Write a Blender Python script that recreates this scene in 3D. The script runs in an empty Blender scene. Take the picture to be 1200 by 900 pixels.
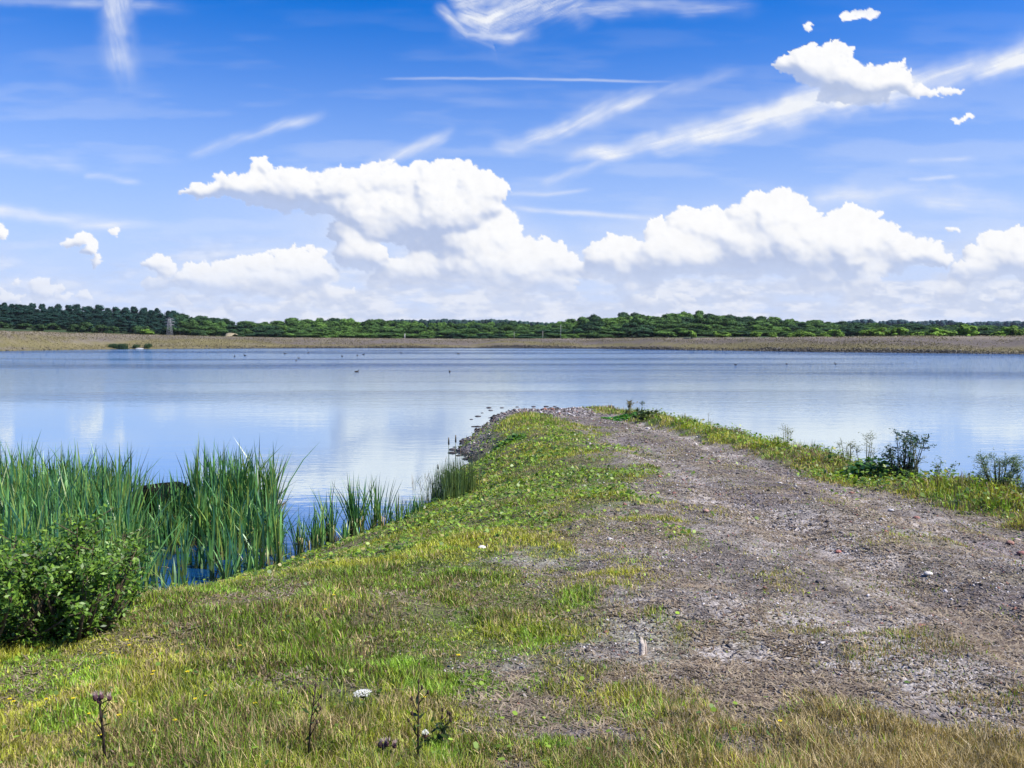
import bpy, math
import numpy as np
R = math.radians
rng = np.random.RandomState(7)
scene = bpy.context.scene
COL = scene.collection

# ------------------------------------------------------------------ camera
F = 1039.0; CZ = 3.5; PITCH = math.atan(56/F)
cam_d = bpy.data.cameras.new('camera'); cam = bpy.data.objects.new('camera', cam_d); COL.objects.link(cam)
cam.location = (0, 0, CZ); cam.rotation_euler = (math.pi/2-PITCH, 0, 0)
cam_d.sensor_width = 36; cam_d.lens = 36*F/1200; cam_d.clip_start = 0.05; cam_d.clip_end = 30000
scene.camera = cam

# ------------------------------------------------------------------ world, sun, exposure
SUN_EL, SUN_AZ = 50, 108            # azimuth clockwise from +Y
world = bpy.data.worlds.new('World'); scene.world = world; world.use_nodes = True
nt = world.node_tree; nt.nodes.clear()
sky = nt.nodes.new('ShaderNodeTexSky'); sky.sky_type = 'NISHITA'; sky.sun_disc = False
sky.sun_elevation = R(SUN_EL); sky.sun_rotation = R(SUN_AZ); sky.air_density = 1.0; sky.dust_density = 0.6; sky.ozone_density = 2.5
hs = nt.nodes.new('ShaderNodeHueSaturation'); hs.inputs['Saturation'].default_value = 1.55; hs.inputs['Value'].default_value = 1.0; hs.inputs['Hue'].default_value = 0.5
bg = nt.nodes.new('ShaderNodeBackground'); bg.inputs['Strength'].default_value = 0.103
wo = nt.nodes.new('ShaderNodeOutputWorld')
tcw = nt.nodes.new('ShaderNodeTexCoord'); sx = nt.nodes.new('ShaderNodeSeparateXYZ'); nt.links.new(tcw.outputs['Generated'], sx.inputs[0])
mrw = nt.nodes.new('ShaderNodeMapRange'); mrw.interpolation_type = 'SMOOTHSTEP'
for k_, v_ in (('From Min', -.02), ('From Max', .37), ('To Min', .95), ('To Max', 0.0)): mrw.inputs[k_].default_value = v_
nt.links.new(sx.outputs['Z'], mrw.inputs[0])
tint = nt.nodes.new('ShaderNodeMixRGB'); tint.blend_type = 'MULTIPLY'; tint.inputs[0].default_value = 1; tint.inputs[2].default_value = (.74, .78, 1.15, 1)
air = nt.nodes.new('ShaderNodeMixRGB'); air.inputs[2].default_value = (3.4, 4.3, 6.5, 1)       # the pale blue of the air low over the horizon
nt.links.new(sky.outputs[0], hs.inputs['Color']); nt.links.new(hs.outputs[0], tint.inputs[1]); nt.links.new(tint.outputs[0], air.inputs[1]); nt.links.new(mrw.outputs[0], air.inputs[0])
nt.links.new(air.outputs[0], bg.inputs['Color']); nt.links.new(bg.outputs[0], wo.inputs['Surface'])
sl = bpy.data.lights.new('sun', 'SUN'); sl.energy = 5.0; sl.angle = R(0.5); sl.color = (1.0, 0.95, 0.87)
sun = bpy.data.objects.new('sun', sl); COL.objects.link(sun)
sun.rotation_euler = (R(90-SUN_EL), 0, R(180-SUN_AZ))
vs = scene.view_settings; vs.view_transform = 'Standard'; vs.look = 'None'; vs.gamma = 1; vs.use_curve_mapping = False; vs.exposure = 0.58
scene.cycles.max_bounces = 6; scene.cycles.transparent_max_bounces = 12; scene.cycles.diffuse_bounces = 2
scene.cycles.caustics_reflective = False; scene.cycles.caustics_refractive = False

# ------------------------------------------------------------------ helpers
def hash2(ix, iy, seed):
    n = (ix.astype(np.int64)*374761393 + iy.astype(np.int64)*668265263 + seed*974634777) & 0xffffffff
    n = ((n ^ (n >> 13))*1274126177) & 0xffffffff
    n = n ^ (n >> 16)
    return (n & 0xffffff)/float(0xffffff)
def vnoise(x, y, seed=0):
    x = np.asarray(x, float); y = np.asarray(y, float)
    ix = np.floor(x); iy = np.floor(y); fx = x-ix; fy = y-iy
    fx = fx*fx*fx*(fx*(fx*6-15)+10); fy = fy*fy*fy*(fy*(fy*6-15)+10)
    a = hash2(ix, iy, seed); b = hash2(ix+1, iy, seed); c = hash2(ix, iy+1, seed); d = hash2(ix+1, iy+1, seed)
    return (a*(1-fx)+b*fx)*(1-fy)+(c*(1-fx)+d*fx)*fy
def fbm(x, y, oct=4, seed=0, gain=.5):
    s = 0; a = 1; t = 0
    for i in range(oct):
        s = s+a*vnoise(np.asarray(x)*2**i+17.3*i, np.asarray(y)*2**i-9.1*i, seed+i*31); t += a; a *= gain
    return s/t
def ss(a, b, x):
    t = np.clip((x-a)/(b-a), 0, 1); return t*t*(3-2*t)

def make_mesh(name, V, faces, mat, col=None, smooth=False, extra=None):
    """faces: (n,k) int array or list of such arrays"""
    if not isinstance(faces, list): faces = [faces]
    me = bpy.data.meshes.new(name)
    V = np.asarray(V, np.float32); me.vertices.add(len(V)); me.vertices.foreach_set('co', V.ravel())
    nl = sum(f.size for f in faces); me.loops.add(nl); npol = sum(len(f) for f in faces); me.polygons.add(npol)
    me.loops.foreach_set('vertex_index', np.concatenate([np.asarray(f, np.int32).ravel() for f in faces]))
    tot = np.concatenate([np.full(len(f), f.shape[1], np.int32) for f in faces])
    st = np.concatenate([[0], np.cumsum(tot)[:-1]]).astype(np.int32)
    me.polygons.foreach_set('loop_start', st)
    try: me.polygons.foreach_set('loop_total', tot)
    except Exception: pass
    if smooth: me.polygons.foreach_set('use_smooth', np.ones(npol, bool))
    me.update(calc_edges=True); me.validate()
    if col is not None:
        ca = me.color_attributes.new('Col', 'FLOAT_COLOR', 'POINT')
        c = np.ones((len(V), 4), np.float32); c[:, :col.shape[1]] = col; ca.data.foreach_set('color', c.ravel())
    if extra:
        for k, v in extra.items():
            a = me.attributes.new(k, 'FLOAT', 'POINT'); a.data.foreach_set('value', np.asarray(v, np.float32))
    if mat: me.materials.append(mat)
    return me
def link(name, me, parent=None, loc=None):
    o = bpy.data.objects.new(name, me); COL.objects.link(o)
    if parent: o.parent = parent
    if loc is not None: o.location = loc
    return o
def tag(o, label, cat=None, group=None, kind=None):
    if label: o['label'] = label
    if cat: o['category'] = cat
    if group: o['group'] = group
    if kind: o['kind'] = kind
    return o
def empty(name, loc, label, cat, group=None, rz=0, sc=1):
    o = bpy.data.objects.new(name, None); COL.objects.link(o); o.location = loc; o.rotation_euler = (0, 0, rz); o.scale = (sc,)*3 if not hasattr(sc, '__len__') else sc
    o.empty_display_size = .1
    return tag(o, label, cat, group)

class MB:                                   # collects vertices / faces / colours into one mesh
    def __init__(s): s.V = []; s.T = []; s.Q = []; s.C = []; s.n = 0
    def add(s, V, T=None, Q=None, C=(1, 1, 1)):
        V = np.asarray(V, float); s.V.append(V)
        if T is not None and len(T): s.T.append(np.asarray(T)+s.n)
        if Q is not None and len(Q): s.Q.append(np.asarray(Q)+s.n)
        C = np.asarray(C, float); s.C.append(np.broadcast_to(C, (len(V), 3)) if C.ndim == 1 else C); s.n += len(V)
    def tube(s, pts, rad, k=6, C=(1, 1, 1), cap=True):
        pts = np.asarray(pts, float); n = len(pts); rad = np.broadcast_to(rad, n)
        t = np.gradient(pts, axis=0); t /= np.linalg.norm(t, axis=1)[:, None]+1e-9
        ref = np.array([0, 0, 1.]) if abs(t[:, 2]).mean() < .8 else np.array([1., 0, 0])
        u = np.cross(t, ref); u /= np.linalg.norm(u, axis=1)[:, None]; v = np.cross(t, u)
        a = np.arange(k)*2*math.pi/k
        V = (pts[:, None]+rad[:, None, None]*(u[:, None]*np.cos(a)[None, :, None]+v[:, None]*np.sin(a)[None, :, None])).reshape(-1, 3)
        Q = [[i*k+j, i*k+(j+1) % k, (i+1)*k+(j+1) % k, (i+1)*k+j] for i in range(n-1) for j in range(k)]
        T = []
        if cap:
            V = np.vstack([V, pts[:1], pts[-1:]])
            T = [[n*k, (j+1) % k, j] for j in range(k)]+[[n*k+1, (n-1)*k+j, (n-1)*k+(j+1) % k] for j in range(k)]
        s.add(V, T, Q, C)
    def blob(s, c, r, seed=0, rough=.2, lat=8, lon=12, C=(1, 1, 1), freq=2.):
        th = np.linspace(0, math.pi, lat+1); ph = np.arange(lon)*2*math.pi/lon
        d = np.array([[math.sin(t)*math.cos(p), math.sin(t)*math.sin(p), math.cos(t)] for t in th for p in ph])
        nn = fbm(d[:, 0]*freq+seed*3.1+d[:, 2], d[:, 1]*freq+seed*1.7-d[:, 2]*freq, 3, seed)-.5
        V = np.asarray(c)+d*np.asarray(r)*(1+rough*2*nn)[:, None]
        V[:lon] = V[:lon].mean(0); V[-lon:] = V[-lon:].mean(0)
        Q = [[i*lon+j, (i+1)*lon+j, (i+1)*lon+(j+1) % lon, i*lon+(j+1) % lon] for i in range(lat) for j in range(lon)]
        s.add(V, None, Q, C)
    def box(s, c, h, rot=0, C=(1, 1, 1)):
        d = np.array([[x, y, z] for x in (-1, 1) for y in (-1, 1) for z in (-1, 1)], float)*np.asarray(h)
        ca, sa = math.cos(rot), math.sin(rot); d = np.c_[d[:, 0]*ca-d[:, 1]*sa, d[:, 0]*sa+d[:, 1]*ca, d[:, 2]]
        s.add(d+np.asarray(c), None, [[0, 1, 3, 2], [4, 6, 7, 5], [0, 4, 5, 1], [2, 3, 7, 6], [0, 2, 6, 4], [1, 5, 7, 3]], C)
    def mesh(s, name, mat, smooth=False):
        f = []
        if s.T: f.append(np.vstack(s.T))
        if s.Q: f.append(np.vstack(s.Q))
        return make_mesh(name, np.vstack(s.V), f, mat, np.vstack(s.C), smooth)

def blades(pos, H, W, yaw, lean, C, seg=2, curl=.6, base_dark=None):
    """ribbon blades; pos (n,3). returns V, tris, col"""
    n = len(pos); ld = np.c_[np.cos(yaw), np.sin(yaw), np.zeros(n)]
    face = yaw+math.pi/2+rng.uniform(-.9, .9, n)
    wd = np.c_[np.cos(face), np.sin(face), np.zeros(n)]
    Vs = []
    for i in range(seg+1):
        t = i/seg
        off = lean*H*(t*(1-curl)+curl*t*t)
        z = H*t*np.sqrt(np.clip(1-(lean*t*.75)**2, .05, 1))
        c = pos+ld*off[:, None]; c = c+np.c_[np.zeros(n), np.zeros(n), z]
        if i < seg:
            w = (W*(1-.35*t))[:, None]/2
            Vs += [c-wd*w, c+wd*w]
        else: Vs += [c]
    k = 2*seg+1
    V = np.stack(Vs, 1).reshape(-1, 3)
    T = []
    for i in range(seg-1):
        a = 2*i; T += [[a, a+1, a+3], [a, a+3, a+2]]
    a = 2*(seg-1); T += [[a, a+1, a+2]]
    T = (np.arange(n)[:, None, None]*k+np.array(T)[None]).reshape(-1, 3)
    Cc = np.repeat(C, k, 0)
    if base_dark is not None:
        tt = np.tile(np.r_[np.repeat(np.arange(seg)/seg, 2), 1.], n)[:, None]
        Cc = base_dark*(1-ss(0, .5, tt))+Cc*ss(0, .5, tt)
    return V, T, Cc
def leaf_discs(pos, Rd, nrm_tilt, C, k=6, fold=.15):
    n = len(pos); a = np.arange(k)*2*math.pi/k
    az = rng.uniform(0, 2*math.pi, n); 
    nx = np.sin(nrm_tilt)*np.cos(az); ny = np.sin(nrm_tilt)*np.sin(az); nz = np.cos(nrm_tilt)
    N = np.c_[nx, ny, nz]; U = np.cross(N, np.tile([0.13, 1, 0.02], (n, 1))); U /= np.linalg.norm(U, axis=1)[:, None]; Wv = np.cross(N, U)
    rot = rng.uniform(0, 6.28, n); U2 = U*np.cos(rot)[:, None]+Wv*np.sin(rot)[:, None]; W2 = np.cross(N, U2)
    rr = Rd[:, None]*(1+rng.uniform(-.15, .15, (n, k)))
    V = pos[:, None]+U2[:, None]*(rr*np.cos(a))[..., None]+W2[:, None]*(rr*.85*np.sin(a))[..., None]+N[:, None]*(rr*fold*np.abs(np.sin(a)))[..., None]
    return V.reshape(-1, 3), (np.arange(n)[:, None]*k+np.arange(k)[None]), np.repeat(C, k, 0)
def leaf_quads(pos, L, W, N, C):
    """diamond leaves: 4 verts with random in-plane rotation around normal N"""
    n = len(pos); N = N/np.linalg.norm(N, axis=1)[:, None]
    r = rng.normal(size=(n, 3)); U = np.cross(N, r); U /= np.linalg.norm(U, axis=1)[:, None]+1e-9; Wv = np.cross(N, U)
    V = np.stack([pos-U*L[:, None]/2, pos+Wv*W[:, None]/2, pos+U*L[:, None]/2, pos-Wv*W[:, None]/2], 1).reshape(-1, 3)
    return V, np.arange(n)[:, None]*4+np.arange(4)[None], np.repeat(C, 4, 0)
def cmix(a, b, t): 
    t = np.asarray(t)[:, None]; return np.asarray(a)*(1-t)+np.asarray(b)*t

# ------------------------------------------------------------------ materials
def nmat(name):
    m = bpy.data.materials.new(name); m.use_nodes = True; t = m.node_tree; t.nodes.clear()
    return m, t, (lambda ty, **k: _nn(t, ty, k)), (lambda a, b: t.links.new(a, b))
def _nn(t, ty, k):
    n = t.nodes.new('ShaderNode'+ty)
    for a, v in k.items(): setattr(n, a, v)
    return n
def foliage_mat(name, trans=.35, rough=.55, nscale=9., amt=.35, gloss=.35):
    m, t, N, L = nmat(name); o = N('OutputMaterial')
    at = N('Attribute', attribute_name='Col'); no = N('TexNoise'); no.inputs['Scale'].default_value = nscale; no.inputs['Detail'].default_value = 2
    geo = N('NewGeometry'); L(geo.outputs['Position'], no.inputs['Vector'])
    mr = N('MapRange'); mr.inputs['From Min'].default_value = .3; mr.inputs['From Max'].default_value = .7; mr.inputs['To Min'].default_value = 1-amt; mr.inputs['To Max'].default_value = 1+amt
    L(no.outputs[0], mr.inputs[0]); mx = N('VectorMath', operation='SCALE'); L(at.outputs['Color'], mx.inputs[0]); L(mr.outputs[0], mx.inputs['Scale'])
    p = N('BsdfPrincipled'); p.inputs['Roughness'].default_value = rough; p.inputs['Specular IOR Level'].default_value = gloss; L(mx.outputs[0], p.inputs['Base Color'])
    tr = N('BsdfTranslucent'); g = N('MixRGB', blend_type='MULTIPLY'); g.inputs[0].default_value = 1; g.inputs[2].default_value = (1.25, 1.25, .6, 1); L(mx.outputs[0], g.inputs[1]); L(g.outputs[0], tr.inputs[0])
    ms = N('MixShader'); ms.inputs[0].default_value = trans; L(p.outputs[0], ms.inputs[1]); L(tr.outputs[0], ms.inputs[2]); L(ms.outputs[0], o.inputs[0])
    return m
def rough_mat(name, rough=.9, nscale=20., amt=.4, bump=.3, bscale=40.):
    m, t, N, L = nmat(name); o = N('OutputMaterial'); at = N('Attribute', attribute_name='Col'); tc = N('TexCoord')
    no = N('TexNoise'); no.inputs['Scale'].default_value = nscale; no.inputs['Detail'].default_value = 5; L(tc.outputs['Object'], no.inputs['Vector'])
    mr = N('MapRange'); mr.inputs['From Min'].default_value = .3; mr.inputs['From Max'].default_value = .7; mr.inputs['To Min'].default_value = 1-amt; mr.inputs['To Max'].default_value = 1+amt
    L(no.outputs[0], mr.inputs[0]); mx = N('VectorMath', operation='SCALE'); L(at.outputs['Color'], mx.inputs[0]); L(mr.outputs[0], mx.inputs['Scale'])
    n2 = N('TexNoise'); n2.inputs['Scale'].default_value = bscale; n2.inputs['Detail'].default_value = 4; L(tc.outputs['Object'], n2.inputs['Vector'])
    b = N('Bump'); b.inputs['Strength'].default_value = bump; b.inputs['Distance'].default_value = .02; L(n2.outputs[0], b.inputs['Height'])
    p = N('BsdfPrincipled'); p.inputs['Specular IOR Level'].default_value = .15; p.inputs['Roughness'].default_value = rough; L(mx.outputs[0], p.inputs['Base Color']); L(b.outputs[0], p.inputs['Normal']); L(p.outputs[0], o.inputs[0])
    return m
M_grass = foliage_mat('grass_blades', .3, .5, 5., .3, .4)
M_leaf = foliage_mat('leaves', .35, .45, 6., .3, .5)
M_reed = foliage_mat('reed_leaves', .25, .35, 8., .3, .6)
M_tree = foliage_mat('tree_leaves', .12, .7, .35, .4, .15)
M_bark = rough_mat('bark', .9, 12, .4, .6, 25)
M_stone = rough_mat('stone', .85, 14, .35, .5, 50)
M_metal = rough_mat('galvanised_steel', .5, 5, .15, .05, 30)
M_flower = foliage_mat('petals', .3, .6, 40., .12, .2)
M_feather = rough_mat('feathers', .8, 20, .2, .1, 60)

# ------------------------------------------------------------------ terrain
cp, sp = math.cos(PITCH), math.sin(PITCH)
def ray(px, py):
    px = np.asarray(px, float); py = np.asarray(py, float); a = (px-600)/F; b = (450-py)/F
    return np.stack([a, cp+b*sp, -sp+b*cp], -1)
def on_plane(px, py, z=0):
    d = ray(px, py); t = (z-CZ)/d[..., 2]; return d[..., 0]*t, d[..., 1]*t
left_px = [(545,520),(536,527),(556,546),(530,560),(520,578),(506,592),(488,604),(470,616),(430,634),(392,646),(340,665),(285,690),(230,711),(180,725),(120,742),(40,757)]
tip_px = [(716,478),(680,479),(640,480),(600,481),(582,486),(566,500)]
P = [(60,-60),(60,-8),(25,-4),(14,2),(10.2,6),(9.3,11),(8.3,18),(7.4,25),(6.6,31),(6.0,36)]
for q in tip_px+left_px:
    x, y = on_plane(*q); P.append((float(x), float(y)))
P += [(-7.0,9.3),(-9,8.4),(-14,7.6),(-25,7),(-60,9),(-60,-60)]
P = np.array(P)
GX0, GX1, GY0, GY1, GS = -30, 30, -20, 52, .15
gx = np.arange(GX0, GX1+GS, GS); gy = np.arange(GY0, GY1+GS, GS)
def sdf(X, Y):
    D = np.full(X.shape, 1e9); ins = np.zeros(X.shape, bool)
    for i in range(len(P)):
        a = P[i]; b = P[(i+1) % len(P)]; e = b-a
        t = np.clip(((X-a[0])*e[0]+(Y-a[1])*e[1])/(e@e), 0, 1)
        D = np.minimum(D, (X-a[0]-t*e[0])**2+(Y-a[1]-t*e[1])**2)
        c = ((a[1] > Y) != (b[1] > Y)) & (X < (b[0]-a[0])*(Y-a[1])/(b[1]-a[1]+1e-12)+a[0]); ins ^= c
    return np.where(ins, 1, -1)*np.sqrt(D)
SG = sdf(*np.meshgrid(gx, gy))
def shore_d(x, y):
    fx = np.clip((x-GX0)/GS, 0, len(gx)-1.001); fy = np.clip((y-GY0)/GS, 0, len(gy)-1.001)
    ix = fx.astype(int); iy = fy.astype(int); u = fx-ix; v = fy-iy
    d = (SG[iy, ix]*(1-u)+SG[iy, ix+1]*u)*(1-v)+(SG[iy+1, ix]*(1-u)+SG[iy+1, ix+1]*u)*v
    out = np.maximum(np.maximum(GX0-x, x-GX1), 0)
    return d+(fbm(x*1.3, y*1.3, 3, 5)-.5)*.55*ss(-3, 0, d) - np.maximum(y-GY1, 0)
CY = [-60, -10, 3, 8, 12, 16, 22, 28, 34, 40, 44]; CH = [2.4, 2.1, 1.9, 1.62, 1.38, 1.12, .85, .62, .38, .18, .12]
FPX = [-600, 0, 150, 300, 450, 600, 700, 800, 950, 1200, 1800]
FYS = [205, 214, 245, 258, 262, 262, 250, 225, 200, 173, 150]
FTOP = [389, 388, 392, 395.5, 397, 397.3, 397, 396.2, 395.4, 394, 393]
BERM = lambda y: np.interp(y, [0, 8, 14, 20, 30, 36], [8.6, 7.5, 6.5, 6.0, 5.2, 4.6])
def far_px(x, y): return 600+F*x/np.maximum(y, 60)
def hfun(x, y):
    x = np.asarray(x, float); y = np.asarray(y, float)
    d = shore_d(x, y); C = np.interp(y, CY, CH); W = np.interp(y, [0, 8, 16, 24, 40], [6.5, 6., 4.2, 2.0, 2.2])
    W = np.where(x > 4.5, np.minimum(W, 2.2), W)
    C = C*(1-.25*ss(3.8, 6.3, x)*ss(30, 16, y))
    t = np.clip(d/W, 0, 1); prof = 1-(1-t)**1.7
    z = C*prof
    z = z+.24*np.exp(-((x-BERM(y))/.95)**2)*ss(38, 33, y)*ss(0, 1.2, d)*(.6+.8*fbm(x*.5, y*.5, 2, 9))
    z = z+.22*np.exp(-((x-.4)/1.3)**2-((y-30)/5.)**2)*ss(0, 1., d)
    z = z+((fbm(x*.9, y*.9, 3, 2)-.5)*.16+(fbm(x*5, y*5, 3, 3)-.5)*.045)*ss(0, 1.5, d)
    xm = (XL(y)+XR(y))/2
    z = z-.075*(np.exp(-((x-xm+.95)/.33)**2)+np.exp(-((x-xm-.95)/.33)**2))*ss(2, 6, y)*ss(0, 1, d)
    z = z+ss(-.4, .0, d)*.02
    bed = np.maximum(d*.45, -2.0)
    z = np.where(d > 0, z, bed)
    # far bank, fields and hills
    px = far_px(x, y); ys = np.interp(px, FPX, FYS)+(fbm(x*.06, y*.0+3, 3, 11)-.5)*5
    e = y-ys; yc = ys+12; top = CZ+(394-np.interp(px, FPX, FTOP))*yc/F
    zf = top*(ss(-1, 12, e)*.93+.07*ss(-.5, .8, e))+(fbm(x*.25, y*.25, 3, 21)-.5)*.3*ss(1, 6, e)
    beyond = ss(20, 40, e)
    hill = np.interp(px, [-600, 0, 200, 260, 400, 540, 700, 850, 950, 1200, 1800], [4, 4, 3, 1.5, 1.5, .8, 2.5, 2.2, 1, .6, .5])
    zf = zf-beyond*.8+hill*ss(30, 130, e)
    zf = zf+ss(500, 1500, y)*6
    z = np.where(e > -1.5, np.maximum(zf, -2*ss(0, -1.5, e)), z)
    return z
XL = lambda y: np.interp(y, [0, 3, 5, 8, 12, 16, 22, 28, 33, 36], [.0, .3, .55, 1.0, 1.65, 2.15, 2.5, 2.25, 1.3, -3])
XR = lambda y: np.interp(y, [0, 8, 10.5, 14, 20, 27, 33, 40], [8, 6.6, 6.1, 5.55, 5.1, 4.6, 4.0, 3.4])
# masks that drive what grows where
def gravel_mask(x, y):
    n = (fbm(x*1.1, y*1.1, 4, 41)-.5)
    n2 = fbm(x*4.5, y*4.5, 3, 42)-.5
    return ss(-.8, .8, x-XL(y)+n*2.2+n2*1.6)*ss(-.25, .35, XR(y)-x+n*.8+n2*.5)
def hit(px, py, lift=0):
    d = ray(px, py); t = np.exp(np.linspace(math.log(2.), math.log(900), 6000))
    g = hfun(d[0]*t, d[1]*t)+lift; z = CZ+d[2]*t; i = int(np.argmax(z < g))
    if i == 0: i = len(t)-1
    return np.array([d[0]*t[i], d[1]*t[i], float(g[i])-lift])
def graded(v0, v1, s0, g):
    o = [v0]; s = s0
    while o[-1] < v1: o.append(o[-1]+s); s *= g
    return o
xs = np.arange(-9.5, 9.5, .065); r_ = graded(9.5, 60, .09, 1.04); r_ += list(np.arange(r_[-1]+1.6, 165, 1.6)); r_ += graded(r_[-1]+1.7, 2600, 2.2, 1.13); xs = np.r_[-np.array(r_)[::-1], xs, r_]
ys_ = list(-np.array(graded(2.2, 400, .3, 1.2))[::-1]+4.4)+graded(2.3, 46, .03, 1.0085)
ys_ += list(np.arange(48, 140, 4))+list(np.arange(142, 300, .8))+graded(301, 3500, 1.5, 1.035)
ys_ = np.array(ys_)
XX, YY = np.meshgrid(xs, ys_); ZZ = hfun(XX, YY)
V = np.c_[XX.ravel(), YY.ravel(), ZZ.ravel()]
nx_, ny_ = len(xs), len(ys_); ii = (np.arange(ny_-1)[:, None]*nx_+np.arange(nx_-1)[None]).ravel()
Q = np.c_[ii, ii+1, ii+nx_+1, ii+nx_]
x, y = V[:, 0], V[:, 1]; d = shore_d(x, y); gm = gravel_mask(x, y)
n1 = fbm(x*2.3, y*2.3, 4, 51); n2 = fbm(x*.8, y*.8, 4, 52); n3 = fbm(x*7, y*7, 3, 53)
soil = cmix((.085, .085, .035), (.16, .14, .075), n1)
soil = cmix(soil, (.075, .11, .025), ss(.42, .62, n2)*.8)
grav = cmix((.115, .098, .085), (.29, .258, .228), ss(.3, .72, n1*.5+n3*.5))
pale = ss(.52, .66, n2)*ss(12, 8, y)+.9*np.exp(-((x-2.35)/.7)**2-((y-11.2)/.45)**2)
grav = cmix(grav, (.42, .385, .36), np.clip(pale, 0, 1)*.5*ss(.35, .6, n3+.15))
grav = cmix(grav, (.11, .09, .09), ss(.5, .62, fbm(x*.6+4, y*.35, 3, 57))*.6)
xm_ = (XL(y)+XR(y))/2; rut = np.exp(-((x-xm_+.95)/.42)**2)+np.exp(-((x-xm_-.95)/.42)**2); grav = cmix(grav, grav*1.55, rut*ss(5, 9, y)); grav = cmix(grav, (.17, .145, .09), np.exp(-((x-xm_)/.45)**2)*ss(.4, .6, n1)*.7)
c = cmix(soil, grav, gm)
beach = ss(34.5, 36, y+(n2-.5)*3)*(1-ss(2.5, 4.5, x))+ss(1.3, .5, d)*ss(24, 27, y)*(x < 3)
c = cmix(c, cmix((.13, .11, .11), (.27, .245, .245), n3), np.clip(beach, 0, 1))
c = cmix(c, (.045, .042, .04), ss(.22, .02, d)*.8)
mud = (.05, .05, .045); c = np.where((d < 0)[:, None], mud, c)
px = far_px(x, y); e = y-np.interp(px, FPX, FYS); far = ss(-2, 0, e)
n4 = fbm(x*.022, e*.3, 4, 61); n5 = fbm(x*.3, e*.9, 4, 62); n6 = fbm(x*.09+5, e*.5, 3, 63)
fb = cmix((.125, .115, .045), (.19, .16, .08), n5)
fb = cmix(fb, (.13, .11, .095), ss(.44, .64, n4*.6+n6*.4+.22*ss(3.5, 8, e)-.06+.25*(n5-.5)))
fb = cmix(fb, (.19, .17, .11), ss(.52, .70, n6*.5+n5*.5)*.6*(px < 430))
fb = cmix(fb, (.22, .185, .14), ss(9.0, 11, e)*ss(17, 13, e)*.75)
fb = cmix(fb, (.022, .02, .015), ss(2.3, 1.0, e+(n5-.5)*1.5)*ss(200, 420, px)*.95)
fb = cmix(fb, (.035, .06, .02), ss(26, 34, e))
c = cmix(c, fb, far)
def ground_mat():
    m, t, N, L = nmat('ground'); o = N('OutputMaterial'); at = N('Attribute', attribute_name='Col'); geo = N('NewGeometry')
    def noise(s, dt=4, r=.6):
        n = N('TexNoise'); n.inputs['Scale'].default_value = s; n.inputs['Detail'].default_value = dt; n.inputs['Roughness'].default_value = r; L(geo.outputs['Position'], n.inputs['Vector']); return n
    a = noise(22, 5, .7); vo = N('TexVoronoi'); vo.inputs['Scale'].default_value = 45; L(geo.outputs['Position'], vo.inputs['Vector'])
    mr = N('MapRange'); mr.inputs['From Min'].default_value = .3; mr.inputs['From Max'].default_value = .7; mr.inputs['To Min'].default_value = .55; mr.inputs['To Max'].default_value = 1.4; L(a.outputs[0], mr.inputs[0])
    sep = N('SeparateColor'); L(vo.outputs['Color'], sep.inputs[0])
    m2 = N('MapRange'); m2.inputs['To Min'].default_value = .65; m2.inputs['To Max'].default_value = 1.35; L(sep.outputs[0], m2.inputs[0])
    mu = N('Math', operation='MULTIPLY'); L(mr.outputs[0], mu.inputs[0]); L(m2.outputs[0], mu.inputs[1])
    sc = N('VectorMath', operation='SCALE'); L(at.outputs['Color'], sc.inputs[0]); L(mu.outputs[0], sc.inputs['Scale'])
    p = N('BsdfPrincipled'); p.inputs['Roughness'].default_value = .95; p.inputs['Specular IOR Level'].default_value = .2
    b = N('Bump'); b.inputs['Strength'].default_value = .7; b.inputs['Distance'].default_value = .02; ad = N('Math', operation='SUBTRACT'); L(a.outputs[0], ad.inputs[0]); L(vo.outputs['Distance'], ad.inputs[1]); L(ad.outputs[0], b.inputs['Height'])
    L(sc.outputs[0], p.inputs['Base Color']); L(b.outputs[0], p.inputs['Normal']); L(p.outputs[0], o.inputs[0]); return m
g = link('ground', make_mesh('ground', V, Q, ground_mat(), c, True)); tag(g, 'stony spit of land, lake bed and far embankment', kind='structure')

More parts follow.
